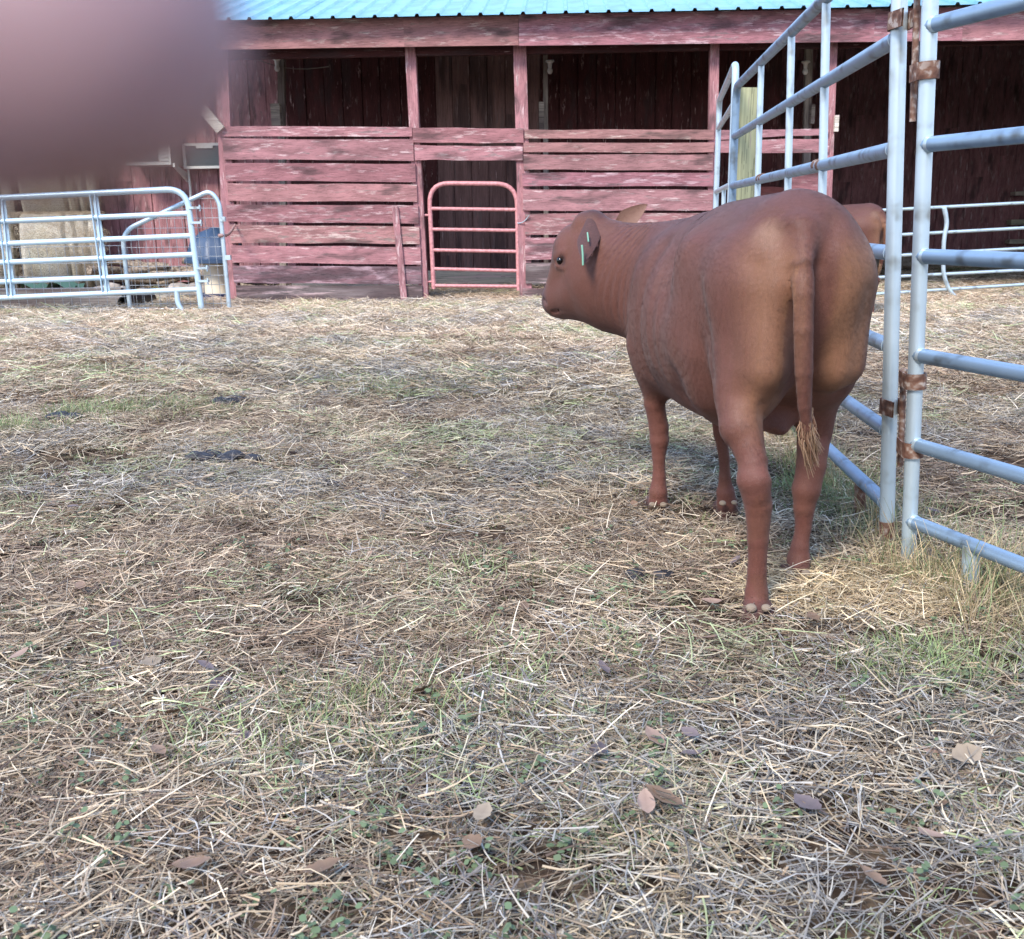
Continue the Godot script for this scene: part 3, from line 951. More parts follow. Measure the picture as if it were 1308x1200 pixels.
# ------------------------------------------------------------------ left side: gates, bales, clutter
func build_left_side() -> void:
	var o: Vector3 = Vector3(0, 0, -12.165)
	var yaw: float = -0.047
	# long galvanised gate
	var g := thing("galvanised_gate", "long pale blue galvanised six bar gate in front of the hay bales", "gate", o, yaw)
	var top := fillet([Vector3(-8.145, 1.11, 1.25), Vector3(-5.302, 1.233, 1.25), Vector3(-3.303, 1.299, 1.25), Vector3(-3.25, 0.036, 1.25)], 0.22, 8)
	var mb := MB.new()
	mb.tube(top, 0.032, 0.032, 12)
	obj("frame", mb, M.gate_blue, g)
	var rails := [[Vector3(-8.186, 0.907, 1.25), Vector3(-3.276, 1.049, 1.25)], [Vector3(-8.233, 0.669, 1.25), Vector3(-3.271, 0.821, 1.25)], [Vector3(-8.271, 0.478, 1.25), Vector3(-3.262, 0.627, 1.25)], [Vector3(-8.311, 0.278, 1.25), Vector3(-3.255, 0.423, 1.25)], [Vector3(-8.348, 0.092, 1.25), Vector3(-3.252, 0.263, 1.25)]]
	for r in rails:
		var m := MB.new()
		m.tube([r[0], r[1]], 0.029, 0.029, 10)
		obj("rail", m, M.gate_blue, g)
	var stays := [[Vector3(-4.298, 1.264, 1.25), Vector3(-4.275, 0.243, 1.25)], [Vector3(-5.297, 1.205, 1.25), Vector3(-5.318, 0.21, 1.25)], [Vector3(-6.312, 1.169, 1.25), Vector3(-6.384, 0.161, 1.25)]]
	for s in stays:
		var m := MB.new()
		var d: Vector3 = (s[1] - s[0])
		for side in [[-0.03, -0.022], [0.022, 0.03]]:
			m.hexa([s[1] + Vector3(side[0], 0, 0.012), s[1] + Vector3(side[1], 0, 0.012), s[0] + Vector3(side[0], 0, 0.012), s[0] + Vector3(side[1], 0, 0.012), s[1] + Vector3(side[0], 0, 0.04), s[1] + Vector3(side[1], 0, 0.04), s[0] + Vector3(side[0], 0, 0.04), s[0] + Vector3(side[1], 0, 0.04)])
		m.hexa([s[1] + Vector3(-0.03, 0, -0.04), s[1] + Vector3(0.03, 0, -0.04), s[0] + Vector3(-0.03, 0, -0.04), s[0] + Vector3(0.03, 0, -0.04), s[1] + Vector3(-0.03, 0, -0.034), s[1] + Vector3(0.03, 0, -0.034), s[0] + Vector3(-0.03, 0, -0.034), s[0] + Vector3(0.03, 0, -0.034)])
		obj("stay", m, M.gate_blue, g)
	var leg := MB.new()
	leg.tube(fillet([Vector3(-3.504, 0.245, 1.25), Vector3(-3.503, 0.112, 1.25), Vector3(-3.459, 0.029, 1.25)], 0.08, 5), 0.028, 0.028, 10)
	obj("foot", leg, M.gate_blue, g)
	for p in [Vector3(-3.238, 1.104, 1.25), Vector3(-3.238, 0.953, 1.25), Vector3(-3.212, 0.484, 1.25), Vector3(-3.215, 0.349, 1.25)]:
		var m := MB.new()
		m.box(p + Vector3(-0.05, -0.012, -0.02), p + Vector3(0.07, 0.012, 0.036))
		m.tube([p + Vector3(0.06, -0.035, 0.01), p + Vector3(0.06, 0.03, 0.01)], 0.01, 0.01, 8)
		obj("hinge", m, M.pipe, g)
	# slant-topped walk gate with wire mesh
	var k := thing("mesh_walk_gate", "galvanised wire mesh gate with a slanting top rail beside the corner post", "gate", o, yaw)
	var outline := fillet([Vector3(-4.093, 0.037, 1.1), Vector3(-4.098, 0.868, 1.1), Vector3(-3.107, 1.28, 1.1), Vector3(-3.016, 1.163, 1.1), Vector3(-2.997, 0.02, 1.1)], 0.16, 6)
	mb = MB.new()
	mb.tube(outline, 0.024, 0.024, 10)
	obj("frame", mb, M.pipe, k)
	mb = MB.new()
	mb.tube([Vector3(-4.093, 0.046, 1.1), Vector3(-2.996, 0.029, 1.1)], 0.02, 0.02, 10)
	obj("bottom_rail", mb, M.pipe, k)
	var wires := MB.new()
	var c0: Vector3 = Vector3(-4.093, 0.046, 1.1)
	var c1: Vector3 = Vector3(-2.996, 0.029, 1.1)
	var c2: Vector3 = Vector3(-4.092, 0.884, 1.1)
	var c3: Vector3 = Vector3(-3.027, 1.227, 1.1)
	for i in 12:
		var s := (i + 1) / 13.0
		wires.tube([c0.lerp(c1, s), c2.lerp(c3, s) - Vector3(0, 0.02, 0)], 0.0028, 0.0028, 4, Color.WHITE, false)
	for i in 12:
		var y := 0.1 * (i + 1)
		var lim := clampf((y - 0.86) / 0.42, 0.0, 0.95)
		var lx := lerpf(c0.x, c2.x, y / 0.85)
		wires.tube([Vector3(lerpf(lx, c3.x, lim), y, c0.z), Vector3(lerpf(c1.x, c3.x, y / 1.25), y, c0.z)], 0.0028, 0.0028, 4, Color.WHITE, false)
	tag(obj("wire_mesh", wires, M.wire, k), "", "", "", "stuff")
	for p in [Vector3(-2.992, 0.986, 1.1), Vector3(-2.965, 0.586, 1.1)]:
		var m := MB.new()
		m.box(p + Vector3(-0.03, -0.025, -0.02), p + Vector3(0.03, 0.025, 0.03))
		obj("latch_plate", m, M.pipe, k)
	# wire fence along the foot of the long gate
	var wf := thing("wire_fence", "low woven wire fence behind the long gate at the left", "fence", o, yaw)
	var fm := MB.new()
	for i in 40:
		var x := -7.6 + i * 0.1
		fm.tube([Vector3(x, 0.02, 0.95), Vector3(x - 0.02, 0.72, 0.95)], 0.0026, 0.0026, 4, Color.WHITE, false)
	for y in [0.05, 0.15, 0.25, 0.38, 0.52, 0.7]:
		fm.tube([Vector3(-7.6, y, 0.95), Vector3(-4.15, y + 0.02, 0.95)], 0.003, 0.003, 4, Color.WHITE, false)
	tag(obj("wire_mesh", fm, M.wire, wf), "", "", "", "stuff")
	for x in [-7.6, -4.15]:
		var m := MB.new()
		m.tube([Vector3(x, -0.05, 0.95), Vector3(x, 0.8, 0.95)], 0.02, 0.02, 8)
		obj("stake", m, M.pipe, wf)
	# rope tie
	var rp := thing("rope_tie", "frayed pinkish rope tying the mesh gate to the barn corner", "rope", o, yaw)
	for s in 2:
		var m := MB.new()
		var pts := []
		for i in 15:
			var t := i / 14.0
			var q: Vector3 = Vector3(-3.041, 0.824, 1.08).lerp(Vector3(-3.2, 0.915, 0.03), t)
			pts.append(q + Vector3(0, sin(t * 30.0 + s * PI) * 0.012 - 0.05 * sin(t * PI), cos(t * 30.0 + s * PI) * 0.012))
		m.tube(pts, 0.011, 0.009, 6)
		obj("strand", m, M.rope, rp)
	var kn := MB.new()
	kn.ball(Vector3(-3.021, 0.816, 1.12), Basis.from_scale(Vector3(0.035, 0.022, 0.03)), 10)
	obj("knot", kn, M.rope, rp)
	# hopper feeder: ribbed hood, cream drum, blue pan
	var fd := thing("hopper_feeder", "cream drum feeder with ribbed slate blue hood, behind the mesh gate", "feeder", o, yaw)
	var fc: Vector3 = Vector3(-3.595, 0.015, -0.42)
	fc.y = 0.0
	var hood := MB.new()
	hood.lathe([[0.36, 0.50], [0.355, 0.54], [0.29, 0.72], [0.17, 0.84], [0.04, 0.89], [0.0, 0.89]], 48, fc, Color.WHITE, 0.05, 12)
	hood.lathe([[0.0, 0.50], [0.36, 0.50]], 48, fc)
	obj("hood", hood.smooth(), M.feeder_blue, fd)
	var rimm := MB.new()
	rimm.lathe([[0.35, 0.47], [0.385, 0.48], [0.385, 0.52], [0.35, 0.53]], 32, fc)
	obj("hood_rim", rimm, M.feeder_blue, fd)
	var dr := MB.new()
	dr.lathe([[0.17, 0.10], [0.17, 0.48], [0.175, 0.49], [0.175, 0.50]], 28, fc)
	obj("drum", dr, M.cream, fd)
	var pan := MB.new()
	pan.lathe([[0.0, 0.0], [0.2, 0.0], [0.22, 0.11], [0.205, 0.11], [0.18, 0.06], [0.0, 0.06]], 28, fc)
	obj("pan", pan, M.deep_blue, fd)
	# window units on the stable wall
	var ac := thing("window_air_conditioner", "white window air conditioner on the stable wall with its louvred side showing", "air conditioner", o, yaw)
	var a0: Vector3 = Vector3(-5.392, 1.728, -2.3)
	var a1: Vector3 = Vector3(-4.751, 2.242, -2.3)
	mb = MB.new()
	mb.hexa([Vector3(a0.x, a0.y, a0.z - 0.52), Vector3(a1.x, a0.y, a0.z - 0.52), Vector3(a0.x, a1.y, a0.z - 0.52), Vector3(a1.x, a1.y, a0.z - 0.52), Vector3(a0.x, a0.y, a0.z), Vector3(a1.x, a0.y, a0.z), Vector3(a0.x, a1.y, a0.z), Vector3(a1.x, a1.y, a0.z)])
	obj("casing", mb, M.white_paint, ac)
	mb = MB.new()
	mb.box(Vector3(a0.x + 0.05, a0.y + 0.05, a0.z), Vector3(a1.x - 0.17, a1.y - 0.05, a0.z + 0.008))
	obj("grille", mb, M.grille, ac)
	for i in 9:
		var m := MB.new()
		m.box(Vector3(a1.x - 0.14, a0.y + 0.05 + i * 0.045, a0.z), Vector3(a1.x - 0.04, a0.y + 0.07 + i * 0.045, a0.z + 0.008))
		obj("louvre", m, M.white_paint, ac)
	mb = MB.new()
	mb.hexa([Vector3(a1.x + 0.02, a0.y - 0.22, a0.z - 0.5), Vector3(a1.x + 0.05, a0.y - 0.22, a0.z - 0.5), Vector3(a1.x + 0.02, a0.y - 0.1, a0.z - 0.5), Vector3(a1.x + 0.05, a0.y - 0.1, a0.z - 0.5), Vector3(a1.x + 0.02, a0.y - 0.03, a0.z), Vector3(a1.x + 0.05, a0.y - 0.03, a0.z), Vector3(a1.x + 0.02, a0.y + 0.02, a0.z), Vector3(a1.x + 0.05, a0.y + 0.02, a0.z)])
	obj("bracket", mb, M.white_paint, ac)
	var ac2 := thing("window_vent_unit", "white framed window unit with a grey green louvred grille beside the corner post", "air conditioner", o, yaw)
	a0 = Vector3(-4.687, 1.685, -2.6)
	a1 = Vector3(-4.053, 2.027, -2.6)
	mb = MB.new()
	for fr in [[a0.x, a0.y, a1.x, a0.y + 0.035], [a0.x, a1.y - 0.035, a1.x, a1.y], [a0.x, a0.y + 0.035, a0.x + 0.04, a1.y - 0.035], [a1.x - 0.04, a0.y + 0.035, a1.x, a1.y - 0.035]]:
		mb.box(Vector3(fr[0], fr[1], a0.z - 0.2), Vector3(fr[2], fr[3], a0.z))
	mb.box(Vector3(a0.x + 0.2, a1.y - 0.07, a0.z - 0.02), Vector3(a1.x - 0.2, a1.y - 0.035, a0.z + 0.004))
	obj("frame", mb, M.white_paint, ac2)
	mb = MB.new()
	mb.box(Vector3(a0.x + 0.04, a0.y + 0.035, a0.z - 0.19), Vector3(a1.x - 0.04, a1.y - 0.035, a0.z - 0.03))
	obj("back_panel", mb, M.grille, ac2)
	for i in 13:
		var m := MB.new()
		var y := a0.y + 0.05 + i * 0.023
		m.box(Vector3(a0.x + 0.05, y, a0.z - 0.03), Vector3(a1.x - 0.05, y + 0.012, a0.z - 0.012))
		obj("louvre", m, M.grille, ac2)
	var pipe := MB.new()
	pipe.tube([Vector3(-4.662, 1.684, -2.7), Vector3(-4.651, 1.428, -2.7), Vector3(-4.706, 0.282, -2.7)], 0.018, 0.018, 8)
	tag(obj("conduit_pipe", pipe, M.white_paint), "thin white conduit pipe running down the red wall below the vent unit", "pipe").transform = Transform3D(Basis(Vector3.UP, yaw), o)
	build_bales(o, yaw)
	build_clutter(o, yaw)


func bale_mesh(r: float, l: float) -> ArrayMesh:
	var mb := MB.new()
	var sides := 44
	var rows := 34
	var ring := []
	for i in rows + 1:
		var x := (float(i) / rows - 0.5) * l
		var row := []
		for s in sides + 1:
			var a := TAU * s / sides
			var rr := r * (1.0 + 0.025 * noise_b.get_noise_3d(x * 300.0, cos(a) * 90.0, sin(a) * 90.0))
			var groove := absf(fposmod(x * 7.0 + 0.6 * noise_b.get_noise_2d(x * 60.0, a * 8.0), 1.0) - 0.5)
			if x > l * 0.02 and groove < 0.11:
				rr -= 0.08
			if i == 0 or i == rows:
				rr *= 0.94
			var col := Color(1.1, 1.08, 1.0) * (1.0 + 0.25 * noise_b.get_noise_3d(x * 120.0, a * 40.0, 5.0))
			row.append(mb.vert(Vector3(x, cos(a) * rr, sin(a) * rr), Vector3(0, cos(a), sin(a)), Vector2.ZERO, col))
		ring.append(row)
	for i in rows:
		for s in sides:
			mb.quad(ring[i][s], ring[i][s + 1], ring[i + 1][s + 1], ring[i + 1][s])
	mb.smooth()
	for e in [0, rows]:
		var nn := Vector3.LEFT if e == 0 else Vector3.RIGHT
		pass
		var mid := mb.vert(Vector3((float(e) / rows - 0.5) * l, 0, 0), nn, Vector2.ZERO, Color(0.8, 0.78, 0.7))
		var ids := []
		for s in sides:
			ids.append(mb.vert(mb.v[ring[e][s]], nn, Vector2.ZERO, Color(0.8, 0.78, 0.7)))
		for s in sides:
			mb.tri(mid, ids[s], ids[(s + 1) % sides])
	return mb.mesh()


func build_bales(o: Vector3, yaw: float) -> void:
	var mesh := bale_mesh(0.56, 0.98)
	var wisps := straw_clump(0, 160, 0.5, 0.05, 0.2, 0.003, 0.007, 0.05)
	var rows := [[Vector3(-6.28, 0.53, -2.05), 0.40, "grooved round hay bale standing lowest right of the stack behind the gate"], [Vector3(-7.36, 0.53, -1.75), 0.44, "round hay bale lowest left of the stack behind the gate"], [Vector3(-6.42, 1.52, -2.5), 0.36, "round hay bale lying on top at the right of the stack behind the gate"], [Vector3(-7.5, 1.50, -2.2), 0.42, "round hay bale lying on top at the left of the stack behind the gate"]]
	for r in rows:
		var b := thing("round_hay_bale", r[2], "hay bale", o + Basis(Vector3.UP, yaw) * r[0], yaw + r[1], "round hay bales stacked in the open bay")
		obj("hay_roll", mesh, M.hay, b)
		var spots := []
		for i in 130:
			var a := rng.randf_range(-0.4, 2.2)
			var x := rng.randf_range(-0.5, 0.5)
			spots.append([Vector3(x, sin(a) * 0.57, cos(a) * 0.57), (Basis(Vector3.RIGHT, PI / 2 - a) * Basis(Vector3.UP, rng.randf() * TAU)).scaled(Vector3.ONE * 0.3), Color.WHITE * rng.randf_range(0.7, 1.1)])
		scatter("loose_wisps", wisps, M.straw, spots, b)


func log_mesh(l: float, r: float, s: int) -> ArrayMesh:
	var mb := MB.new()
	var pts := []
	for i in 7:
		var t := i / 6.0
		pts.append(Vector3((t - 0.5) * l, 0.03 * l * noise_b.get_noise_2d(t * 90.0, s * 50.0), 0.05 * l * noise_b.get_noise_2d(t * 90.0 + 40.0, s * 50.0)))
	mb.tube(pts, r, r * 0.75, 9)
	return mb.mesh()


func build_clutter(o: Vector3, yaw: float) -> void:
	var b := Basis(Vector3.UP, yaw)
	# squared timbers along the foot of the fence
	var tims := [[Vector3(-6.0, 0.07, 0.55), 3.4, 0.13, "long grey squared timber lying along the foot of the wire fence"], [Vector3(-5.9, 0.19, 0.40), 2.9, 0.09, "shorter grey timber lying on top of the long one behind the wire fence"]]
	for s in tims:
		var mb := MB.new()
		mb.box(Vector3(-s[1] / 2, -s[2] / 2, -s[2] / 2), Vector3(s[1] / 2, s[2] / 2, s[2] / 2))
		var q := obj("timber", mb, M.grey_wood, self, o + b * s[0])
		q.rotation.y = yaw + rng.randfn(0.0, 0.02)
		tag(q, s[3], "timber", "timbers at the foot of the fence")
	var pm := MB.new()
	pm.lathe([[0.0, -0.35], [0.085, -0.35], [0.085, 0.35], [0.07, 0.35], [0.07, 0.1], [0.0, 0.1]], 18)
	var pp := obj("drain_pipe", pm, M.black, self, o + b * Vector3(-4.25, 0.09, 0.5))
	pp.rotation = Vector3(PI / 2, yaw, 0)
	tag(pp, "short black plastic drain pipe with its open end showing under the walk gate", "pipe")
	# brushwood and logs against the wall
	for i in 16:
		var l := rng.randf_range(0.5, 1.3)
		var q := obj("fallen_branch", log_mesh(l, rng.randf_range(0.025, 0.06), i), M.bark, self, o + b * Vector3(rng.randf_range(-5.6, -3.9), rng.randf_range(0.12, 0.42), -rng.randf_range(1.3, 2.3)))
		q.rotation = Vector3(rng.randfn(0.0, 0.3), yaw + rng.randfn(0.0, 0.5), rng.randfn(0.0, 0.16))
		tag(q, "bare grey brown branch in the brushwood heap against the stable wall", "branch", "branches of the brushwood heap")
	for i in 12:
		var r := rng.randf_range(0.07, 0.16)
		var mb := MB.new()
		mb.ball(Vector3.ZERO, Basis.from_scale(Vector3(r * 1.3, r * 0.8, r)), 10)
		for k in mb.v.size():
			mb.v[k] += mb.n[k] * r * 0.5 * noise_b.get_noise_3dv(mb.v[k] * 260.0 + Vector3(i * 50.0, 0, 0))
		var q := obj("field_stone", mb.smooth(), M.concrete, self, o + b * Vector3(rng.randf_range(-5.6, -3.8), r * 0.5, -rng.randf_range(0.7, 1.7)))
		q.rotation.y = rng.randf() * TAU
		tag(q, "rounded grey stone in the heap against the stable wall", "stone", "stones at the foot of the stable wall")
	var tm := MB.new()
	var ids := []
	for j in 7:
		for i in 9:
			tm.vert(Vector3((i - 4) * 0.09, 0.09 + 0.14 * noise_b.get_noise_2d(i * 70.0, j * 70.0) + 0.05 * sin(i * 1.3), (j - 3) * 0.07), Vector3.UP)
	for j in 6:
		for i in 8:
			tm.quad(j * 9 + i, j * 9 + i + 1, j * 9 + i + 10, j * 9 + i + 9)
	tag(obj("crumpled_tarp", tm, M.tarp, self, o + b * Vector3(-5.95, 0.1, -0.9)), "crumpled green tarpaulin scrap in front of the hay bales", "tarpaulin")


# ------------------------------------------------------------------ right side: pipe panels
func pipe_obj(called: String, a: Vector3, b: Vector3, r: float, mat: Material, parent: Node, sides := 14) -> MeshInstance3D:
	var mb := MB.new()
	mb.tube([a, a.lerp(b, 0.5), b], r, r, sides)
	return obj(called, mb, mat, parent)


func weld(at: Vector3, r: float, axis: Vector3, parent: Node) -> void:
	var mb := MB.new()
	mb.tube([at - axis * 0.006, at + axis * 0.004], r, r * 0.9, 14)
	obj("weld", mb, M.pipe, parent)


func clip(at: Vector3, toward: Vector3, h: float, parent: Node, mat: Material) -> void:
	# a bent strap round the post ending in an eye for the pin
	var mb := MB.new()
	var d := toward.normalized()
	var s := d.cross(Vector3.UP).normalized()
	var r := 0.0235
	var arc := []
	for i in 9:
		var a := PI * 0.5 + PI * i / 8.0
		arc.append(d * cos(a) * r + s * sin(a) * r)
	arc.push_front(d * 0.066 + s * 0.014)
	arc.push_back(d * 0.066 - s * 0.014)
	var up := Vector3(0, h / 2, 0)
	var prev := []
	for i in arc.size():
		var p: Vector3 = arc[i]
		var nrm: Vector3 = p.normalized()
		if i == 0 or i == arc.size() - 1:
			nrm = s * (1.0 if i == 0 else -1.0)
		var q := p + nrm * 0.005
		var ids := [mb.vert(at + q - up, nrm), mb.vert(at + q + up, nrm), mb.vert(at + q + up, Vector3.UP), mb.vert(at + p + up, Vector3.UP), mb.vert(at + p + up, -nrm), mb.vert(at + p - up, -nrm), mb.vert(at + p - up, Vector3.DOWN), mb.vert(at + q - up, Vector3.DOWN)]
		if i > 0:
			for k in [0, 2, 4, 6]:
				mb.quad(prev[k], prev[k + 1], ids[k + 1], ids[k])
		prev = ids
	obj("hinge_clip", mb, mat, parent)


func build_panels() -> void:
	var hs := [1.697, 1.42, 1.138, 0.86, 0.60, 0.355, 0.135]
	# panel running away from the camera to the barn
	var L := thing("pipe_corral_panel", "blue grey pipe corral panel running back from the cow towards the barn", "corral panel", Vector3(1.112, 0, -2.90), 0.0, "pipe corral panels on the right")
	L.basis = Basis(Vector3(0.0665, 0, -0.998).normalized(), Vector3.UP, Vector3(0.998, 0, 0.0665).normalized())
	var len := 3.46
	var r := 0.0215
	# the near end leans over to the left, the far end stands plumb
	var on := func(s: float, h: float) -> Vector3: return Vector3(s, h, -0.052 * h * (1.0 - s / 3.46))
	# far corner is rounded: top rail and far post are one bent pipe
	var mb := MB.new()
	mb.tube(fillet([on.call(0.0, hs[0]), on.call(len, hs[0]), Vector3(len, -0.04, 0)], 0.09, 6), r * 1.05, r * 1.05, 14)
	obj("top_rail", mb, M.rail, L)
	pipe_obj("post", on.call(0.0, 0.0), on.call(0.0, hs[0] + 0.03), r, M.pipe, L)
	pipe_obj("rusty_foot", on.call(0.0, -0.05), on.call(0.0, 0.085), r + 0.001, M.rust, L)
	for i in range(1, hs.size()):
		var rail := pipe_obj("rail", on.call(0.0, hs[i]), on.call(len, hs[i]), r, M.rail, L)
		weld(on.call(0.026, hs[i]), r * 1.09, Vector3.RIGHT, rail)
	for s in [0.93, 1.62, 2.47]:
		for i in hs.size() - 1:
			pipe_obj("stay", on.call(s, hs[i] - r * 0.8), on.call(s, hs[i + 1] + r * 0.8), 0.0155, M.pipe, L, 12)
		pipe_obj("foot", on.call(s, -0.05), on.call(s, hs[6]), 0.018, M.rust, L, 12)
	pipe_obj("foot", on.call(0.30, -0.05), on.call(0.30, hs[6]), 0.019, M.rust, L, 12)
	for s in [[0.95, 1.14], [2.38, 1.142], [2.30, 1.142], [1.02, 1.142]]:
		var m := MB.new()
		m.tube([on.call(s[0] - 0.02, s[1]), on.call(s[0] + 0.02, s[1])], r * 1.06, r * 1.06, 14)
		obj("rust_band", m, M.rust, L)
	# panel coming towards the camera on the right
	var R := thing("pipe_corral_panel", "blue grey pipe corral panel nearest the camera at the right edge", "corral panel", Vector3(1.116, 0, -2.74), 0.0, "pipe corral panels on the right")
	R.basis = Basis(Vector3(0.319, 0, 0.948), Vector3(-0.056, 1, 0), Vector3(-0.948, 0, 0.319)).orthonormalized()
	len = 3.5
	mb = MB.new()
	mb.tube(fillet([Vector3(0.0, hs[0], 0), Vector3(len, hs[0], 0), Vector3(len, -0.04, 0)], 0.09, 6), r * 1.05, r * 1.05, 14)
	obj("top_rail", mb, M.rail, R)
	pipe_obj("post", Vector3(0, -0.05, 0), Vector3(0, hs[0] + 0.03, 0), 0.0205, M.pipe, R)
	for i in range(1, hs.size()):
		var rail := pipe_obj("rail", Vector3(0.0, hs[i], 0), Vector3(len, hs[i], 0), 0.0195, M.rail, R)
		weld(Vector3(0.024, hs[i], 0), 0.0215, Vector3.RIGHT, rail)
	for s in [0.95, 1.65, 2.5]:
		for i in hs.size() - 1:
			pipe_obj("stay", Vector3(s, hs[i] - r * 0.8, 0), Vector3(s, hs[i + 1] + r * 0.8, 0), 0.0155, M.pipe, R, 12)
	for s in [0.235, 1.65, 2.9]:
		pipe_obj("foot", Vector3(s, -0.05, 0), Vector3(s, hs[6], 0), 0.022, M.pipe, R, 12)
	# rusty clips and pins between the two posts
	var to_r: Vector3 = L.basis.inverse() * (R.position - L.position)
	to_r.y = 0
	var to_l: Vector3 = R.basis.inverse() * (L.position - R.position)
	to_l.y = 0
	for h in [1.46, 0.43]:
		clip(on.call(0.0, h), to_r, 0.044, L, M.rust)
	for h in [1.525, 1.315, 0.53, 0.34]:
		clip(Vector3(0, h, 0), to_l, 0.042, R, M.rust)
	for h in [[1.20, 1.56], [0.27, 0.55]]:
		pipe_obj("hinge_pin", to_l * 0.5 + Vector3(0, h[0], 0), to_l * 0.5 + Vector3(0, h[1], 0), 0.0085, M.rust, R, 8)
	# narrow walk-through frame hinged on the far post
	var Fp := thing("walk_through_panel", "narrow pale pipe frame standing edge-on just left of the far corral post", "corral panel", Vector3(1.385, 0, -6.6), 0.0, "pipe corral panels on the right")
	Fp.rotation.y = 1.425
	var fl := 1.9
	mb = MB.new()
	mb.tube(fillet([Vector3(0, -0.03, 0), Vector3(0, 1.86, 0), Vector3(fl, 1.84, 0), Vector3(fl, -0.03, 0)], 0.1, 6), 0.022, 0.022, 12)
	obj("frame", mb, M.pipe, Fp)
	for h in [1.63, 1.15, 0.97, 0.78, 0.5, 0.2]:
		pipe_obj("rail", Vector3(0, h, 0), Vector3(fl, h, 0), 0.019, M.pipe, Fp, 10)
	pipe_obj("stay", Vector3(0.8, 0.0, 0), Vector3(0.8, 1.15, 0), 0.015, M.pipe, Fp, 10)
	# greenish timber post behind the panel
	var gp := MB.new()
	gp.box(Vector3(-0.068, -0.1, -0.05), Vector3(0.068, 1.76, 0.05))
	for k in gp.uv.size():
		gp.uv[k] = Vector2(gp.v[k].y, gp.v[k].x + gp.v[k].z)
	var gpo := obj("treated_post", gp, M.green_wood, self, Vector3(1.534, 0, -7))
	gpo.rotation.z = -0.015
	tag(gpo, "flat greenish treated timber post behind the far end of the long pipe panel", "post")
	# pale low panel in front of the open aisle
	var Q := thing("low_pipe_panel", "low pale galvanised panel across the open aisle of the barn at the right", "corral panel", Vector3(0, 0, -12.165), -0.047, "pipe corral panels on the right")
	var ql := [[Vector3(3.234, 0.962, 0.3), Vector3(5.859, 1.065, 0.3)], [Vector3(3.25, 0.682, 0.3), Vector3(5.889, 0.797, 0.3)], [Vector3(3.262, 0.455, 0.3), Vector3(5.913, 0.577, 0.3)], [Vector3(3.274, 0.229, 0.3), Vector3(5.939, 0.339, 0.3)], [Vector3(3.285, 0.033, 0.3), Vector3(5.956, 0.184, 0.3)]]
	for i in 5:
		var a: Vector3 = ql[i][0]
		var e: Vector3 = ql[i][1]
		pipe_obj("rail", a, a + (e - a) * 1.6, 0.0185, M.pipe, Q, 10)
	var bow := MB.new()
	bow.tube(fillet([Vector3(4.812, 1.011, 0.33), Vector3(4.859, 0.859, 0.33), Vector3(4.836, 0.683, 0.33), Vector3(4.862, 0.299, 0.33), Vector3(4.946, 0.117, 0.33), Vector3(5.031, 0.038, 0.33)], 0.1, 5), 0.026, 0.02, 10)
	obj("bent_stay", bow, M.pipe, Q)
	pipe_obj("post", Vector3(3.287, -0.002, 0.3) + Vector3(0, -0.05, 0), Vector3(3.233, 0.979, 0.3), 0.022, M.pipe, Q)
	pipe_obj("post", Vector3(7.1, -0.05, 0.3), Vector3(7.1, 1.22, 0.3), 0.022, M.pipe, Q)
	pipe_obj("foot", Vector3(5.587, 0.023, 0.3), Vector3(5.97, 0.054, 0.3), 0.018, M.pipe, Q, 10)


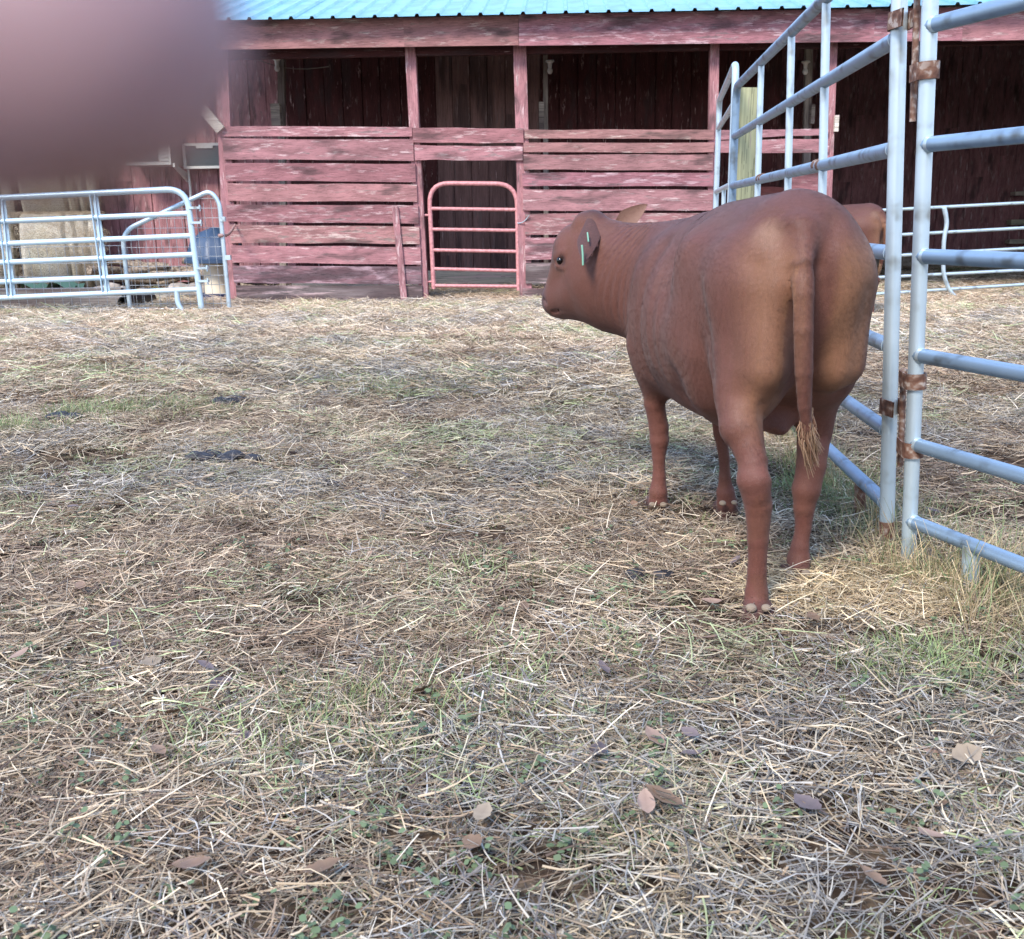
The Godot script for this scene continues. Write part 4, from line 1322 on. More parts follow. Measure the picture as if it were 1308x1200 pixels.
# ------------------------------------------------------------------ living bodies: smooth-joined capsules meshed as surface nets
# each bone: start, end, radius at start, radius at end, side axis, width along it, blend, 1 to carve away
func body_mesh(mb: MB, bones: Array, lo: Vector3, hi: Vector3, cell: float, paint: Callable, bumps: Callable, bumpy := true) -> void:
	var nx := int(ceil((hi.x - lo.x) / cell)) + 1
	var ny := int(ceil((hi.y - lo.y) / cell)) + 1
	var nz := int(ceil((hi.z - lo.z) / cell)) + 1
	var F := PackedFloat32Array()
	F.resize(nx * ny * nz)
	F.fill(9.0)
	for bn in bones:
		var a: Vector3 = bn[0]
		var b: Vector3 = bn[1]
		var ra: float = bn[2]
		var rb: float = bn[3]
		var lat: Vector3 = bn[4]
		var flat: float = bn[5]
		var k: float = bn[6]
		var carve: bool = bn[7] == 1
		var ba := b - a
		var inv := 1.0 / maxf(ba.length_squared(), 1e-9)
		var stretch := 1.0 / flat - 1.0
		var even := absf(flat - 1.0) < 0.001
		var shrink := minf(flat, 1.0)
		var reach := maxf(ra, rb) * maxf(flat, 1.0) + k + cell * 3.0
		var p0 := (a.min(b) - Vector3.ONE * reach - lo) / cell
		var p1 := (a.max(b) + Vector3.ONE * reach - lo) / cell
		var i0 := clampi(int(p0.x), 0, nx - 1)
		var i1 := clampi(int(p1.x) + 1, 0, nx - 1)
		var j0 := clampi(int(p0.y), 0, ny - 1)
		var j1 := clampi(int(p1.y) + 1, 0, ny - 1)
		var k0 := clampi(int(p0.z), 0, nz - 1)
		var k1 := clampi(int(p1.z) + 1, 0, nz - 1)
		for kk in range(k0, k1 + 1):
			for jj in range(j0, j1 + 1):
				var at := (kk * ny + jj) * nx + i0
				var pa := Vector3(lo.x + i0 * cell, lo.y + jj * cell, lo.z + kk * cell) - a
				for ii in range(i0, i1 + 1):
					var t := clampf(pa.dot(ba) * inv, 0.0, 1.0)
					var q := pa - ba * t
					if not even:
						q += lat * (q.dot(lat) * stretch)
					var d := (q.length() - (ra + (rb - ra) * t)) * shrink
					var f := F[at]
					if carve:
						d = -d
						var h := maxf(k - absf(f - d), 0.0)
						F[at] = maxf(f, d) + h * h * 0.25 / k
					else:
						var h := maxf(k - absf(f - d), 0.0)
						F[at] = minf(f, d) - h * h * 0.25 / k
					at += 1
					pa.x += cell
	var sx := 1
	var sy := nx
	var sz := nx * ny
	var corner := [0, sx, sy, sx + sy, sz, sx + sz, sy + sz, sx + sy + sz]
	var ids := {}
	var edges := [[0, 1], [2, 3], [4, 5], [6, 7], [0, 2], [1, 3], [4, 6], [5, 7], [0, 4], [1, 5], [2, 6], [3, 7]]
	var cpos := []
	for i in 8:
		cpos.append(Vector3(i & 1, (i >> 1) & 1, (i >> 2) & 1))
	var near := cell * 2.2
	var g := PackedFloat32Array()
	g.resize(8)
	for kk in nz - 1:
		for jj in ny - 1:
			var at := (kk * ny + jj) * nx - 1
			for ii in nx - 1:
				at += 1
				var f0 := F[at]
				if f0 > near or f0 < -near:
					continue
				var neg := 0
				for c in 8:
					g[c] = F[at + corner[c]]
					if g[c] < 0.0:
						neg += 1
				if neg == 0 or neg == 8:
					continue
				var sum := Vector3.ZERO
				var cnt := 0
				for e in edges:
					var u: float = g[e[0]]
					var w: float = g[e[1]]
					if (u < 0.0) != (w < 0.0):
						sum += cpos[e[0]].lerp(cpos[e[1]], u / (u - w))
						cnt += 1
				var l := sum / cnt
				var nn := Vector3(
					lerpf(lerpf(g[1] - g[0], g[3] - g[2], l.y), lerpf(g[5] - g[4], g[7] - g[6], l.y), l.z),
					lerpf(lerpf(g[2] - g[0], g[3] - g[1], l.x), lerpf(g[6] - g[4], g[7] - g[5], l.x), l.z),
					lerpf(lerpf(g[4] - g[0], g[5] - g[1], l.x), lerpf(g[6] - g[2], g[7] - g[3], l.x), l.y)).normalized()
				var p := lo + (Vector3(ii, jj, kk) + l) * cell
				ids[at] = mb.vert(p, nn, Vector2.ZERO, paint.call(p, nn))
	for key in ids.keys():
		var at: int = key
		var f0 := F[at]
		for ax in [[sx, sy, sz], [sy, sx, sz], [sz, sx, sy]]:
			var f1 := F[at + ax[0]]
			if (f0 < 0.0) == (f1 < 0.0):
				continue
			if ids.has(at - ax[1]) and ids.has(at - ax[2]) and ids.has(at - ax[1] - ax[2]):
				mb.quad(ids[at], ids[at - ax[1]], ids[at - ax[1] - ax[2]], ids[at - ax[2]])
	if bumpy:
		# small folds: move the vertices and tip the normals with the slope of the folds
		var e := 0.004
		for i in mb.v.size():
			var p := mb.v[i]
			var nn := mb.n[i]
			var d: float = bumps.call(p, nn)
			var g3 := Vector3(float(bumps.call(p + Vector3(e, 0, 0), nn)) - d, float(bumps.call(p + Vector3(0, e, 0), nn)) - d, float(bumps.call(p + Vector3(0, 0, e), nn)) - d) / e
			mb.v[i] = p + nn * d
			mb.n[i] = (nn - (g3 - nn * g3.dot(nn))).normalized()


func ear(mb: MB, base: Vector3, tip: Vector3, up: Vector3, width: float, col_out: Color, col_in: Color, cup: float) -> void:
	# a cupped leaf with thickness, its hollow towards -up
	var d := tip - base
	var side := d.cross(up).normalized()
	var nn := side.cross(d).normalized()
	var rows := 12
	var cols := 8
	for layer in 2:
		var grid := []
		for i in rows + 1:
			var t := float(i) / rows
			var half := width * 0.5 * (0.38 + 1.485 * t if t < 0.35 else 0.9 * pow(maxf(0.0, 1.0 - pow((t - 0.35) / 0.65, 1.35)), 0.8)) 
			var row := []
			for j in cols + 1:
				var s := float(j) / cols * 2.0 - 1.0
				var thick := 0.006 * (1.0 - s * s) * (1.0 - t * 0.7) + 0.0012
				var p := base + d * t + side * (s * half) + nn * (-cup * s * s * half + (thick if layer == 0 else -thick)) + nn * (-0.10 * d.length() * t * t)
				var vn := (nn + side * (s * 1.2 * cup)).normalized()
				row.append(mb.vert(p, vn if layer == 0 else -vn, Vector2.ZERO, col_out if layer == 0 else col_in))
			grid.append(row)
		for i in rows:
			for j in cols:
				mb.quad(grid[i][j], grid[i][j + 1], grid[i + 1][j + 1], grid[i + 1][j])


func cow_paint(p: Vector3, nn: Vector3) -> Color:
	var f := -p.z
	var nz := noise_c.get_noise_3d(p.x * 60.0, p.y * 60.0, p.z * 60.0)
	var n2 := noise_c.get_noise_3d(p.x * 190.0 + 50.0, p.y * 190.0, p.z * 190.0)
	var c := Color(0.140, 0.056, 0.040)
	c = c * (1.0 + 0.16 * nz + 0.07 * n2)
	# tan hair on the buttocks and inner thighs
	var tan := smoothstep(-0.36, -0.46, f) * smoothstep(0.40, 0.55, p.y) * smoothstep(0.97, 0.85, p.y) * smoothstep(0.025, 0.06, absf(p.x)) * smoothstep(0.20, 0.12, absf(p.x))
	c = c.lerp(Color(0.25, 0.122, 0.064), clampf(tan * (0.75 + nz), 0.0, 0.85))
	# dark saddle along the back and crest
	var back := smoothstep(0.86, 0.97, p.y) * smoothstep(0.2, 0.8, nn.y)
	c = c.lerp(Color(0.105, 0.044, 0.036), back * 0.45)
	for hq in [Vector3(-0.093, 0.918, 0.45), Vector3(0.028, 0.934, 0.45)]:
		c = c.lerp(Color(0.27, 0.155, 0.095), smoothstep(0.06, 0.02, (p - hq).length()) * 0.55)
	# tail head and tail
	if f < -0.475 and absf(p.x - -0.036) < 0.034 and p.y > 0.38:
		c = c.lerp(Color(0.125, 0.050, 0.036), 0.6)
	# lower legs redder, feet dark
	if p.y < 0.5:
		c = c.lerp(Color(0.155, 0.058, 0.039), 0.5 * smoothstep(0.5, 0.3, p.y))
	c = c.lerp(Color(0.085, 0.042, 0.036), smoothstep(0.055, 0.03, p.y) * 0.7)
	# muzzle and brow
	var mz := (p - Vector3(-0.421, 0.695, -0.88)).length()
	c = c.lerp(Color(0.09, 0.055, 0.058), smoothstep(0.075, 0.03, mz) * 0.85)
	var bw := (p - Vector3(-0.397, 0.851, -0.78)).length()
	c = c.lerp(Color(0.09, 0.04, 0.032), smoothstep(0.07, 0.03, bw) * 0.7)
	var poll := (p - Vector3(-0.286, 0.973, -0.68)).length()
	c = c.lerp(Color(0.07, 0.033, 0.03), smoothstep(0.055, 0.02, poll) * 0.75)
	var ey := (p - Vector3(-0.399, 0.825, -0.7)).length()
	c = c.lerp(Color(0.06, 0.032, 0.028), smoothstep(0.026, 0.014, ey) * 0.8)
	var pale := (p - Vector3(-0.366, 0.743, -0.8)).length()
	c = c.lerp(Color(0.27, 0.15, 0.09), smoothstep(0.045, 0.012, pale) * 0.85)
	return c


const REAR := [
	[Vector2(-0.083, 0.934), Vector2(-0.073, 0.858), 0.028, 0.013],
	[Vector2(0.034, 0.945), Vector2(-0.001, 0.862), 0.026, 0.012],
	[Vector2(-0.139, 0.859), Vector2(-0.162, 0.559), 0.026, 0.007],
	[Vector2(0.138, 0.79), Vector2(0.126, 0.543), 0.026, 0.007],
	[Vector2(-0.103, 0.526), Vector2(-0.084, 0.377), 0.016, 0.006],
]
const SIDE := [
	[Vector2(0.20, 0.88), Vector2(0.27, 0.50), 0.035, 0.009],
	[Vector2(0.02, 0.84), Vector2(-0.02, 0.76), 0.075, 0.014],
	[Vector2(-0.06, 0.53), Vector2(-0.02, 0.47), 0.04, 0.014],
	[Vector2(-0.12, 0.905), Vector2(-0.15, 0.895), 0.05, -0.012],
	[Vector2(0.34, 0.80), Vector2(0.40, 0.58), 0.05, -0.008],
	[Vector2(-0.28, 0.80), Vector2(-0.36, 0.58), 0.03, 0.006],
	[Vector2(0.12, 0.80), Vector2(0.12, 0.55), 0.03, -0.004],
	[Vector2(0.04, 0.74), Vector2(0.04, 0.52), 0.025, -0.003],
]


func seam(p: Vector2, a: Vector2, b: Vector2, w: float) -> float:
	var t := clampf((p - a).dot(b - a) / (b - a).length_squared(), 0.0, 1.0)
	var q := (p - a.lerp(b, t)).length() / w
	return exp(-q * q)


func cow_bumps(p: Vector3, nn: Vector3) -> float:
	var f := -p.z
	var d := 0.006 * noise_c.get_noise_3d(p.x * 110.0, p.y * 110.0, p.z * 110.0)
	# hollows and seams between the muscles: across the rear (x, y) and along the left side (forward, y)
	if f < -0.25:
		for g in REAR:
			d -= g[3] * seam(Vector2(p.x, p.y), g[0], g[1], g[2]) * smoothstep(-0.25, -0.36, f)
	if p.x < -0.05:
		for g in SIDE:
			d -= g[3] * seam(Vector2(f, p.y), g[0], g[1], g[2]) * smoothstep(-0.05, -0.12, p.x)
	# skin folds round the neck
	var neck := smoothstep(0.40, 0.48, f) * smoothstep(0.60, 0.50, f) * smoothstep(0.6, 0.68, p.y)
	if neck > 0.0:
		d += neck * 0.0016 * sin((f + 0.25 * p.y) * 230.0 + 14.0 * noise_c.get_noise_3d(p.x * 60.0, p.y * 60.0, p.z * 60.0))
	return d


# short hair lying along the hide
func coat(mb: MB, cow: Node3D) -> void:
	var hair := MB.new()
	for k in 3:
		var d := Vector3(0.0, 0.0, 1.0).rotated(Vector3.UP, (k - 1) * 0.25)
		var side := Vector3(1, 0, 0).rotated(Vector3.UP, (k - 1) * 0.25)
		var at := Vector3((k - 1) * 0.004, 0, (k % 2) * 0.003)
		var prev := []
		for i in 3:
			var t := i / 2.0
			var p := at + d * (0.011 * t) + Vector3(0, 0.0005 * sin(t * 2.2) + 0.0001, 0)
			var ww := 0.00045 * (1.0 - 0.7 * t)
			var ids := [hair.vert(p - side * ww, Vector3.UP), hair.vert(p + side * ww, Vector3.UP)]
			if i > 0:
				hair.quad(prev[0], prev[1], ids[1], ids[0])
			prev = ids
	var spots := []
	var tris := mb.idx.size() / 3
	for q in 120000:
		var i := (rng.randi() % tris) * 3
		var w := Vector2(rng.randf(), rng.randf())
		if w.x + w.y > 1.0:
			w = Vector2.ONE - w
		var p := mb.v[mb.idx[i]] * (1.0 - w.x - w.y) + mb.v[mb.idx[i + 1]] * w.x + mb.v[mb.idx[i + 2]] * w.y
		var nn := mb.n[mb.idx[i]]
		if p.y < 0.05:
			continue
		var flow := Vector3(0.1 * signf(p.x), -0.75, 0.65) if p.y < 0.92 else Vector3(0.25 * signf(p.x), -0.2, 1.0)
		flow += Vector3(rng.randfn(0, 0.22), rng.randfn(0, 0.22), rng.randfn(0, 0.22))
		var z := (flow - nn * flow.dot(nn)).normalized()
		var x := nn.cross(z)
		var sc := rng.randf_range(0.48, 0.8) * (0.7 if p.y < 0.4 or -p.z > 0.62 else 1.0)
		spots.append([p, Basis(x * sc, nn * sc, z * sc), cow_paint(p, nn) * rng.randf_range(0.80, 1.2)])
	scatter("coat_hair", hair.mesh(), M.hair, spots, cow)


func build_cow() -> Node3D:
	var cow := thing("cow", "red brown polled cow in the yard, seen from behind with its head turned left", "cow", Vector3(0.647, 0, -2.88), 0.112)
	var bones := [
	# trunk
	[Vector3(0.0, 0.662, 0.06), Vector3(0, 0.672, -0.22), 0.282, 0.268, X, 0.80, 0.05, 0],
	[Vector3(-0.02, 0.675, -0.22), Vector3(-0.03, 0.68, -0.42), 0.258, 0.21, X, 0.76, 0.10, 0],
	[Vector3(0, 0.89, 0.36), Vector3(-0.01, 0.845, -0.38), 0.095, 0.09, X, 1.0, 0.10, 0],
	[Vector3(0, 0.77, 0.32), Vector3(0, 0.755, 0.04), 0.18, 0.195, X, 1.0, 0.10, 0],
	# hips, pins and rump
	[Vector3(0, 0.85, 0.38), Vector3(0, 0.82, 0.02), 0.15, 0.135, X, 0.82, 0.11, 0],
	[Vector3(-0.125, 0.835, 0.10), Vector3(-0.085, 0.82, 0.42), 0.078, 0.07, X, 1.0, 0.07, 0],
	[Vector3(0.125, 0.835, 0.10), Vector3(0.088, 0.82, 0.42), 0.078, 0.07, X, 1.0, 0.07, 0],
	[Vector3(-0.09, 0.80, 0.34), Vector3(-0.095, 0.58, 0.38), 0.107, 0.09, X, 1.0, 0.06, 0],
	[Vector3(0.105, 0.80, 0.31), Vector3(0.108, 0.58, 0.30), 0.110, 0.092, X, 1.0, 0.06, 0],
	[Vector3(-0.085, 0.79, 0.43), Vector3(-0.09, 0.62, 0.44), 0.083, 0.078, X, 1.0, 0.022, 0],
	[Vector3(0.092, 0.79, 0.41), Vector3(0.10, 0.62, 0.39), 0.086, 0.078, X, 1.0, 0.022, 0],
	# shoulders and brisket
	[Vector3(-0.12, 0.78, -0.32), Vector3(-0.138, 0.53, -0.41), 0.105, 0.075, X, 0.80, 0.08, 0],
	[Vector3(0.10, 0.78, -0.30), Vector3(0.11, 0.53, -0.34), 0.105, 0.075, X, 0.80, 0.08, 0],
	[Vector3(-0.04, 0.56, -0.36), Vector3(-0.05, 0.60, -0.50), 0.14, 0.12, X, 0.9, 0.08, 0],
	# neck swinging to the left
	[Vector3(-0.078, 0.775, -0.42), Vector3(-0.225, 0.781, -0.64), 0.151, 0.147, NL, 0.72, 0.05, 0],
	[Vector3(-0.096, 0.684, -0.46), Vector3(-0.228, 0.707, -0.66), 0.126, 0.111, NL, 0.72, 0.05, 0],
	[Vector3(-0.057, 0.887, -0.38), Vector3(-0.202, 0.904, -0.63), 0.053, 0.036, X, 1, 0.05, 0],
	# head
	[Vector3(-0.277, 0.873, -0.69), Vector3(-0.331, 0.862, -0.75), 0.092, 0.086, HL, 0.8, 0.04, 0],
	[Vector3(-0.289, 0.758, -0.71), Vector3(-0.335, 0.728, -0.77), 0.118, 0.093, HL, 0.68, 0.05, 0],
	[Vector3(-0.263, 0.78, -0.68), Vector3(-0.212, 0.76, -0.64), 0.122, 0.139, HL, 0.68, 0.06, 0],
	[Vector3(-0.348, 0.851, -0.76), Vector3(-0.383, 0.713, -0.85), 0.057, 0.05, X, 1, 0.035, 0],
	[Vector3(-0.329, 0.71, -0.76), Vector3(-0.384, 0.674, -0.86), 0.068, 0.053, X, 1, 0.03, 0],
	[Vector3(-0.383, 0.69, -0.87), Vector3(-0.394, 0.672, -0.89), 0.05, 0.042, X, 1, 0.02, 0],
	[Vector3(-0.256, 0.688, -0.68), Vector3(-0.361, 0.651, -0.83), 0.069, 0.033, X, 1, 0.03, 0],
	[Vector3(-0.361, 0.645, -0.83), Vector3(-0.391, 0.637, -0.87), 0.028, 0.017, X, 1, 0.012, 0],
	[Vector3(-0.293, 0.953, -0.68), Vector3(-0.314, 0.948, -0.7), 0.034, 0.034, X, 1, 0.03, 0],
	# brow over the eye, eye socket, mouth line, nostril
	[Vector3(-0.377, 0.851, -0.705), Vector3(-0.404, 0.834, -0.75), 0.015, 0.013, X, 1, 0.012, 0],
	[Vector3(-0.382, 0.801, -0.705), Vector3(-0.403, 0.806, -0.74), 0.011, 0.009, X, 1, 0.01, 0],
	[Vector3(-0.402, 0.825, -0.7), Vector3(-0.4, 0.823, -0.69), 0.015, 0.013, X, 1, 0.008, 1],
	[Vector3(-0.407, 0.642, -0.82), Vector3(-0.373, 0.66, -0.76), 0.004, 0.004, X, 1, 0.012, 1],
	[Vector3(-0.429, 0.684, -0.845), Vector3(-0.428, 0.674, -0.835), 0.007, 0.006, X, 1, 0.01, 1],
	# left hind leg
	[Vector3(-0.105, 0.60, 0.35), Vector3(-0.147, 0.472, 0.44), 0.088, 0.053, X, 0.9, 0.05, 0],
	[Vector3(-0.135, 0.472, 0.44), Vector3(-0.12, 0.394, 0.485), 0.052, 0.037, X, 1, 0.007, 0],
	[Vector3(-0.12, 0.394, 0.485), Vector3(-0.126, 0.356, 0.5), 0.037, 0.036, X, 1, 0.007, 0],
	[Vector3(-0.126, 0.356, 0.5), Vector3(-0.109, 0.289, 0.495), 0.036, 0.029, X, 1, 0.007, 0],
	[Vector3(-0.109, 0.289, 0.495), Vector3(-0.105, 0.199, 0.49), 0.029, 0.023, X, 1, 0.007, 0],
	[Vector3(-0.105, 0.199, 0.49), Vector3(-0.101, 0.116, 0.485), 0.023, 0.023, X, 1, 0.007, 0],
	[Vector3(-0.101, 0.116, 0.485), Vector3(-0.099, 0.059, 0.485), 0.023, 0.029, X, 1, 0.007, 0],
	[Vector3(-0.099, 0.059, 0.485), Vector3(-0.101, 0.032, 0.49), 0.029, 0.031, X, 1, 0.007, 0],
	[Vector3(-0.101, 0.032, 0.49), Vector3(-0.126, 0.014, 0.535), 0.031, 0.029, X, 1, 0.007, 0],
	[Vector3(-0.114, 0.36, 0.52), Vector3(-0.114, 0.32, 0.515), 0.022, 0.015, X, 1, 0.02, 0],
	# right hind leg
	[Vector3(0.115, 0.60, 0.26), Vector3(0.142, 0.408, 0.22), 0.088, 0.046, X, 0.9, 0.05, 0],
	[Vector3(0.137, 0.408, 0.22), Vector3(0.124, 0.32, 0.245), 0.043, 0.037, X, 1, 0.007, 0],
	[Vector3(0.124, 0.32, 0.245), Vector3(0.11, 0.256, 0.255), 0.037, 0.035, X, 1, 0.007, 0],
	[Vector3(0.11, 0.256, 0.255), Vector3(0.107, 0.206, 0.255), 0.035, 0.025, X, 1, 0.007, 0],
	[Vector3(0.107, 0.206, 0.255), Vector3(0.11, 0.145, 0.25), 0.025, 0.02, X, 1, 0.007, 0],
	[Vector3(0.11, 0.145, 0.25), Vector3(0.104, 0.094, 0.25), 0.02, 0.024, X, 1, 0.007, 0],
	[Vector3(0.104, 0.094, 0.25), Vector3(0.102, 0.059, 0.25), 0.024, 0.031, X, 1, 0.007, 0],
	[Vector3(0.102, 0.059, 0.25), Vector3(0.097, 0.033, 0.265), 0.031, 0.031, X, 1, 0.007, 0],
	[Vector3(0.097, 0.033, 0.265), Vector3(0.086, 0.013, 0.29), 0.031, 0.031, X, 1, 0.007, 0],
	# left fore leg
	[Vector3(-0.138, 0.56, -0.41), Vector3(-0.135, 0.378, -0.42), 0.07, 0.037, X, 0.9, 0.05, 0],
	[Vector3(-0.135, 0.378, -0.42), Vector3(-0.115, 0.297, -0.43), 0.035, 0.033, X, 1, 0.007, 0],
	[Vector3(-0.115, 0.297, -0.43), Vector3(-0.112, 0.252, -0.43), 0.033, 0.031, X, 1, 0.007, 0],
	[Vector3(-0.112, 0.252, -0.43), Vector3(-0.113, 0.192, -0.43), 0.031, 0.021, X, 1, 0.007, 0],
	[Vector3(-0.113, 0.192, -0.43), Vector3(-0.111, 0.13, -0.43), 0.021, 0.021, X, 1, 0.007, 0],
	[Vector3(-0.111, 0.13, -0.43), Vector3(-0.113, 0.076, -0.43), 0.021, 0.028, X, 1, 0.007, 0],
	[Vector3(-0.113, 0.076, -0.43), Vector3(-0.112, 0.037, -0.435), 0.028, 0.03, X, 1, 0.007, 0],
	[Vector3(-0.112, 0.037, -0.435), Vector3(-0.11, 0.007, -0.445), 0.03, 0.031, X, 1, 0.007, 0],
	# right fore leg
	[Vector3(0.11, 0.52, -0.35), Vector3(0.048, 0.375, -0.33), 0.075, 0.031, X, 0.9, 0.05, 0],
	[Vector3(0.048, 0.375, -0.33), Vector3(0.063, 0.289, -0.34), 0.029, 0.025, X, 1, 0.007, 0],
	[Vector3(0.063, 0.289, -0.34), Vector3(0.079, 0.205, -0.34), 0.025, 0.02, X, 1, 0.007, 0],
	[Vector3(0.079, 0.205, -0.34), Vector3(0.084, 0.142, -0.34), 0.02, 0.021, X, 1, 0.007, 0],
	[Vector3(0.084, 0.142, -0.34), Vector3(0.09, 0.09, -0.345), 0.021, 0.029, X, 1, 0.007, 0],
	[Vector3(0.09, 0.09, -0.345), Vector3(0.099, 0.043, -0.35), 0.029, 0.032, X, 1, 0.007, 0],
	[Vector3(0.099, 0.043, -0.35), Vector3(0.105, 0.012, -0.355), 0.032, 0.033, X, 1, 0.007, 0],
	# udder fold and flank fold
	[Vector3(0.025, 0.475, 0.22), Vector3(0.002, 0.441, 0.26), 0.046, 0.027, X, 1, 0.03, 0],
	[Vector3(0.039, 0.451, 0.26), Vector3(0.026, 0.428, 0.28), 0.025, 0.014, X, 1, 0.03, 0],
	[Vector3(-0.15, 0.62, 0.18), Vector3(-0.13, 0.50, 0.14), 0.035, 0.025, X, 1.0, 0.06, 0],
	[Vector3(-0.1, 0.495, -0.02), Vector3(-0.091, 0.501, 0.06), 0.018, 0.02, X, 1, 0.05, 1],
	# cleft between the buttocks
	[Vector3(-0.003, 0.79, 0.56), Vector3(0.0, 0.50, 0.53), 0.04, 0.055, X, 0.6, 0.09, 1],
	# tail: head, dock and hanging length
	[Vector3(-0.01, 0.965, 0.38), Vector3(-0.038, 0.928, 0.475), 0.058, 0.045, X, 1, 0.018, 0],
	[Vector3(-0.038, 0.928, 0.475), Vector3(-0.05, 0.864, 0.532), 0.045, 0.032, X, 1, 0.018, 0],
	[Vector3(-0.05, 0.864, 0.532), Vector3(-0.048, 0.796, 0.547), 0.032, 0.026, X, 1, 0.003, 0],
	[Vector3(-0.048, 0.796, 0.547), Vector3(-0.044, 0.717, 0.55), 0.026, 0.024, X, 1, 0.003, 0],
	[Vector3(-0.044, 0.717, 0.55), Vector3(-0.033, 0.617, 0.54), 0.024, 0.02, X, 1, 0.003, 0],
	[Vector3(-0.033, 0.617, 0.54), Vector3(-0.02, 0.531, 0.525), 0.02, 0.016, X, 1, 0.003, 0],
	[Vector3(-0.02, 0.531, 0.525), Vector3(-0.007, 0.477, 0.515), 0.016, 0.013, X, 1, 0.003, 0],
	]
	var mb := MB.new()
	body_mesh(mb, bones, Vector3(-0.56, -0.02, -0.98), Vector3(0.32, 1.08, 0.62), CELL, cow_paint, cow_bumps)
	# ears
	var dark := Color(0.085, 0.038, 0.031)
	ear(mb, Vector3(-0.312, 0.958, -0.64), Vector3(-0.36, 0.84, -0.5), Vector3(-0.45, 0.35, 0.8), 0.088, dark, Color(0.12, 0.055, 0.042), 0.5)
	ear(mb, Vector3(-0.209, 0.929, -0.71), Vector3(-0.102, 1.009, -0.7), Vector3(0.15, 0.35, 0.9), 0.075, Color(0.22, 0.12, 0.085), Color(0.14, 0.06, 0.045), -0.4)
	obj("body", mb, M.hide, cow)
	coat(mb, cow)
	for e in [[Vector3(-0.396, 0.825, -0.72), 0.0138]]:
		var m := MB.new()
		m.ball(e[0], Basis.from_scale(Vector3.ONE * e[1]), 16)
		obj("eye", m, M.eye, cow)
	# dewclaws above each foot, two claws below
	for s in [[Vector3(-0.135, 0.046, 0.548), 0.0115], [Vector3(-0.098, 0.045, 0.55), 0.0099], [Vector3(0.054, 0.041, 0.314), 0.0099], [Vector3(0.098, 0.041, 0.314), 0.0099], [Vector3(-0.142, 0.043, -0.391), 0.0094], [Vector3(-0.105, 0.041, -0.391), 0.0094], [Vector3(0.066, 0.065, -0.298), 0.0094], [Vector3(0.106, 0.064, -0.302), 0.0082]]:
		var m := MB.new()
		m.ball(s[0], Basis(Vector3(1.25, 0, 0) * s[1], Vector3(0, 0.8, 0) * s[1], Vector3(0, -0.3, 0.95) * s[1]), 12)
		obj("dewclaw", m, M.dewclaw, cow)
	for s in [[Vector3(-0.1, 0, 0.525), 0.038], [Vector3(0.086, 0, 0.29), 0.033], [Vector3(-0.11, 0, -0.445), 0.036], [Vector3(0.105, 0, -0.355), 0.038]]:
		for side in [-1.0, 1.0]:
			var m := MB.new()
			m.ball(s[0] + Vector3(side * s[1] * 0.5, 0.016, -0.022), Basis(Vector3(s[1] * 0.5, 0, 0), Vector3(0, 0.032, 0.010), Vector3(side * -0.006, -0.006, 0.052)), 14)
			obj("hoof", m, M.hoof, cow)
	# tail switch: cream hair curling to the left leg
	var sw := MB.new()
	var s0: Vector3 = Vector3(-0.01, 0.499, 0.515)
	for i in 260:
		var a := rng.randf() * TAU
		var rr := rng.randf() * 0.016
		var st := s0 + Vector3(cos(a) * rr, rng.randf_range(-0.01, 0.03), sin(a) * rr)
		var en: Vector3 = Vector3(0.03, 0.405, 0.475) + Vector3(rng.randfn(0, 0.008), rng.randfn(0, 0.022), rng.randfn(0, 0.008))
		var mid := st.lerp(en, 0.45) + Vector3(-0.012 + rng.randfn(0, 0.008), 0.0, 0.012)
		var col: Color = Color(0.36, 0.23, 0.14).lerp(Color(0.17, 0.075, 0.045), clampf(rng.randf() * 0.6 + (0.4 if i % 3 == 0 else 0.0), 0.0, 1.0))
		sw.tube([st, st.lerp(mid, 0.6), mid, mid.lerp(en, 0.6), en], 0.0018, 0.0008, 4, col, false)
	obj("tail_switch", sw, M.hair, cow)
	# ear tag strips
	var tg := MB.new()
	tg.tube([Vector3(-0.361, 0.881, -0.505), Vector3(-0.36, 0.852, -0.495), Vector3(-0.36, 0.818, -0.49)], 0.0034, 0.0034, 8)
	obj("ear_tag", tg, M.tag_green, cow)
	tg = MB.new()
	tg.tube([Vector3(-0.334, 0.919, -0.555), Vector3(-0.334, 0.89, -0.535)], 0.0028, 0.0028, 8)
	obj("ear_tag", tg, M.tag_green, cow)
	return cow


func build_second_cow(first: Node3D) -> void:
	var o := first.duplicate()
	o.name = numbered("cow")
	add_child(o, true)
	o.position = Vector3(3.032, 0, -10.015)
	o.rotation.y = 0.95
	o.scale = Vector3.ONE * 1.03
	tag(o, "red brown cow standing farther off behind the pipe panel, only its rump showing", "cow")


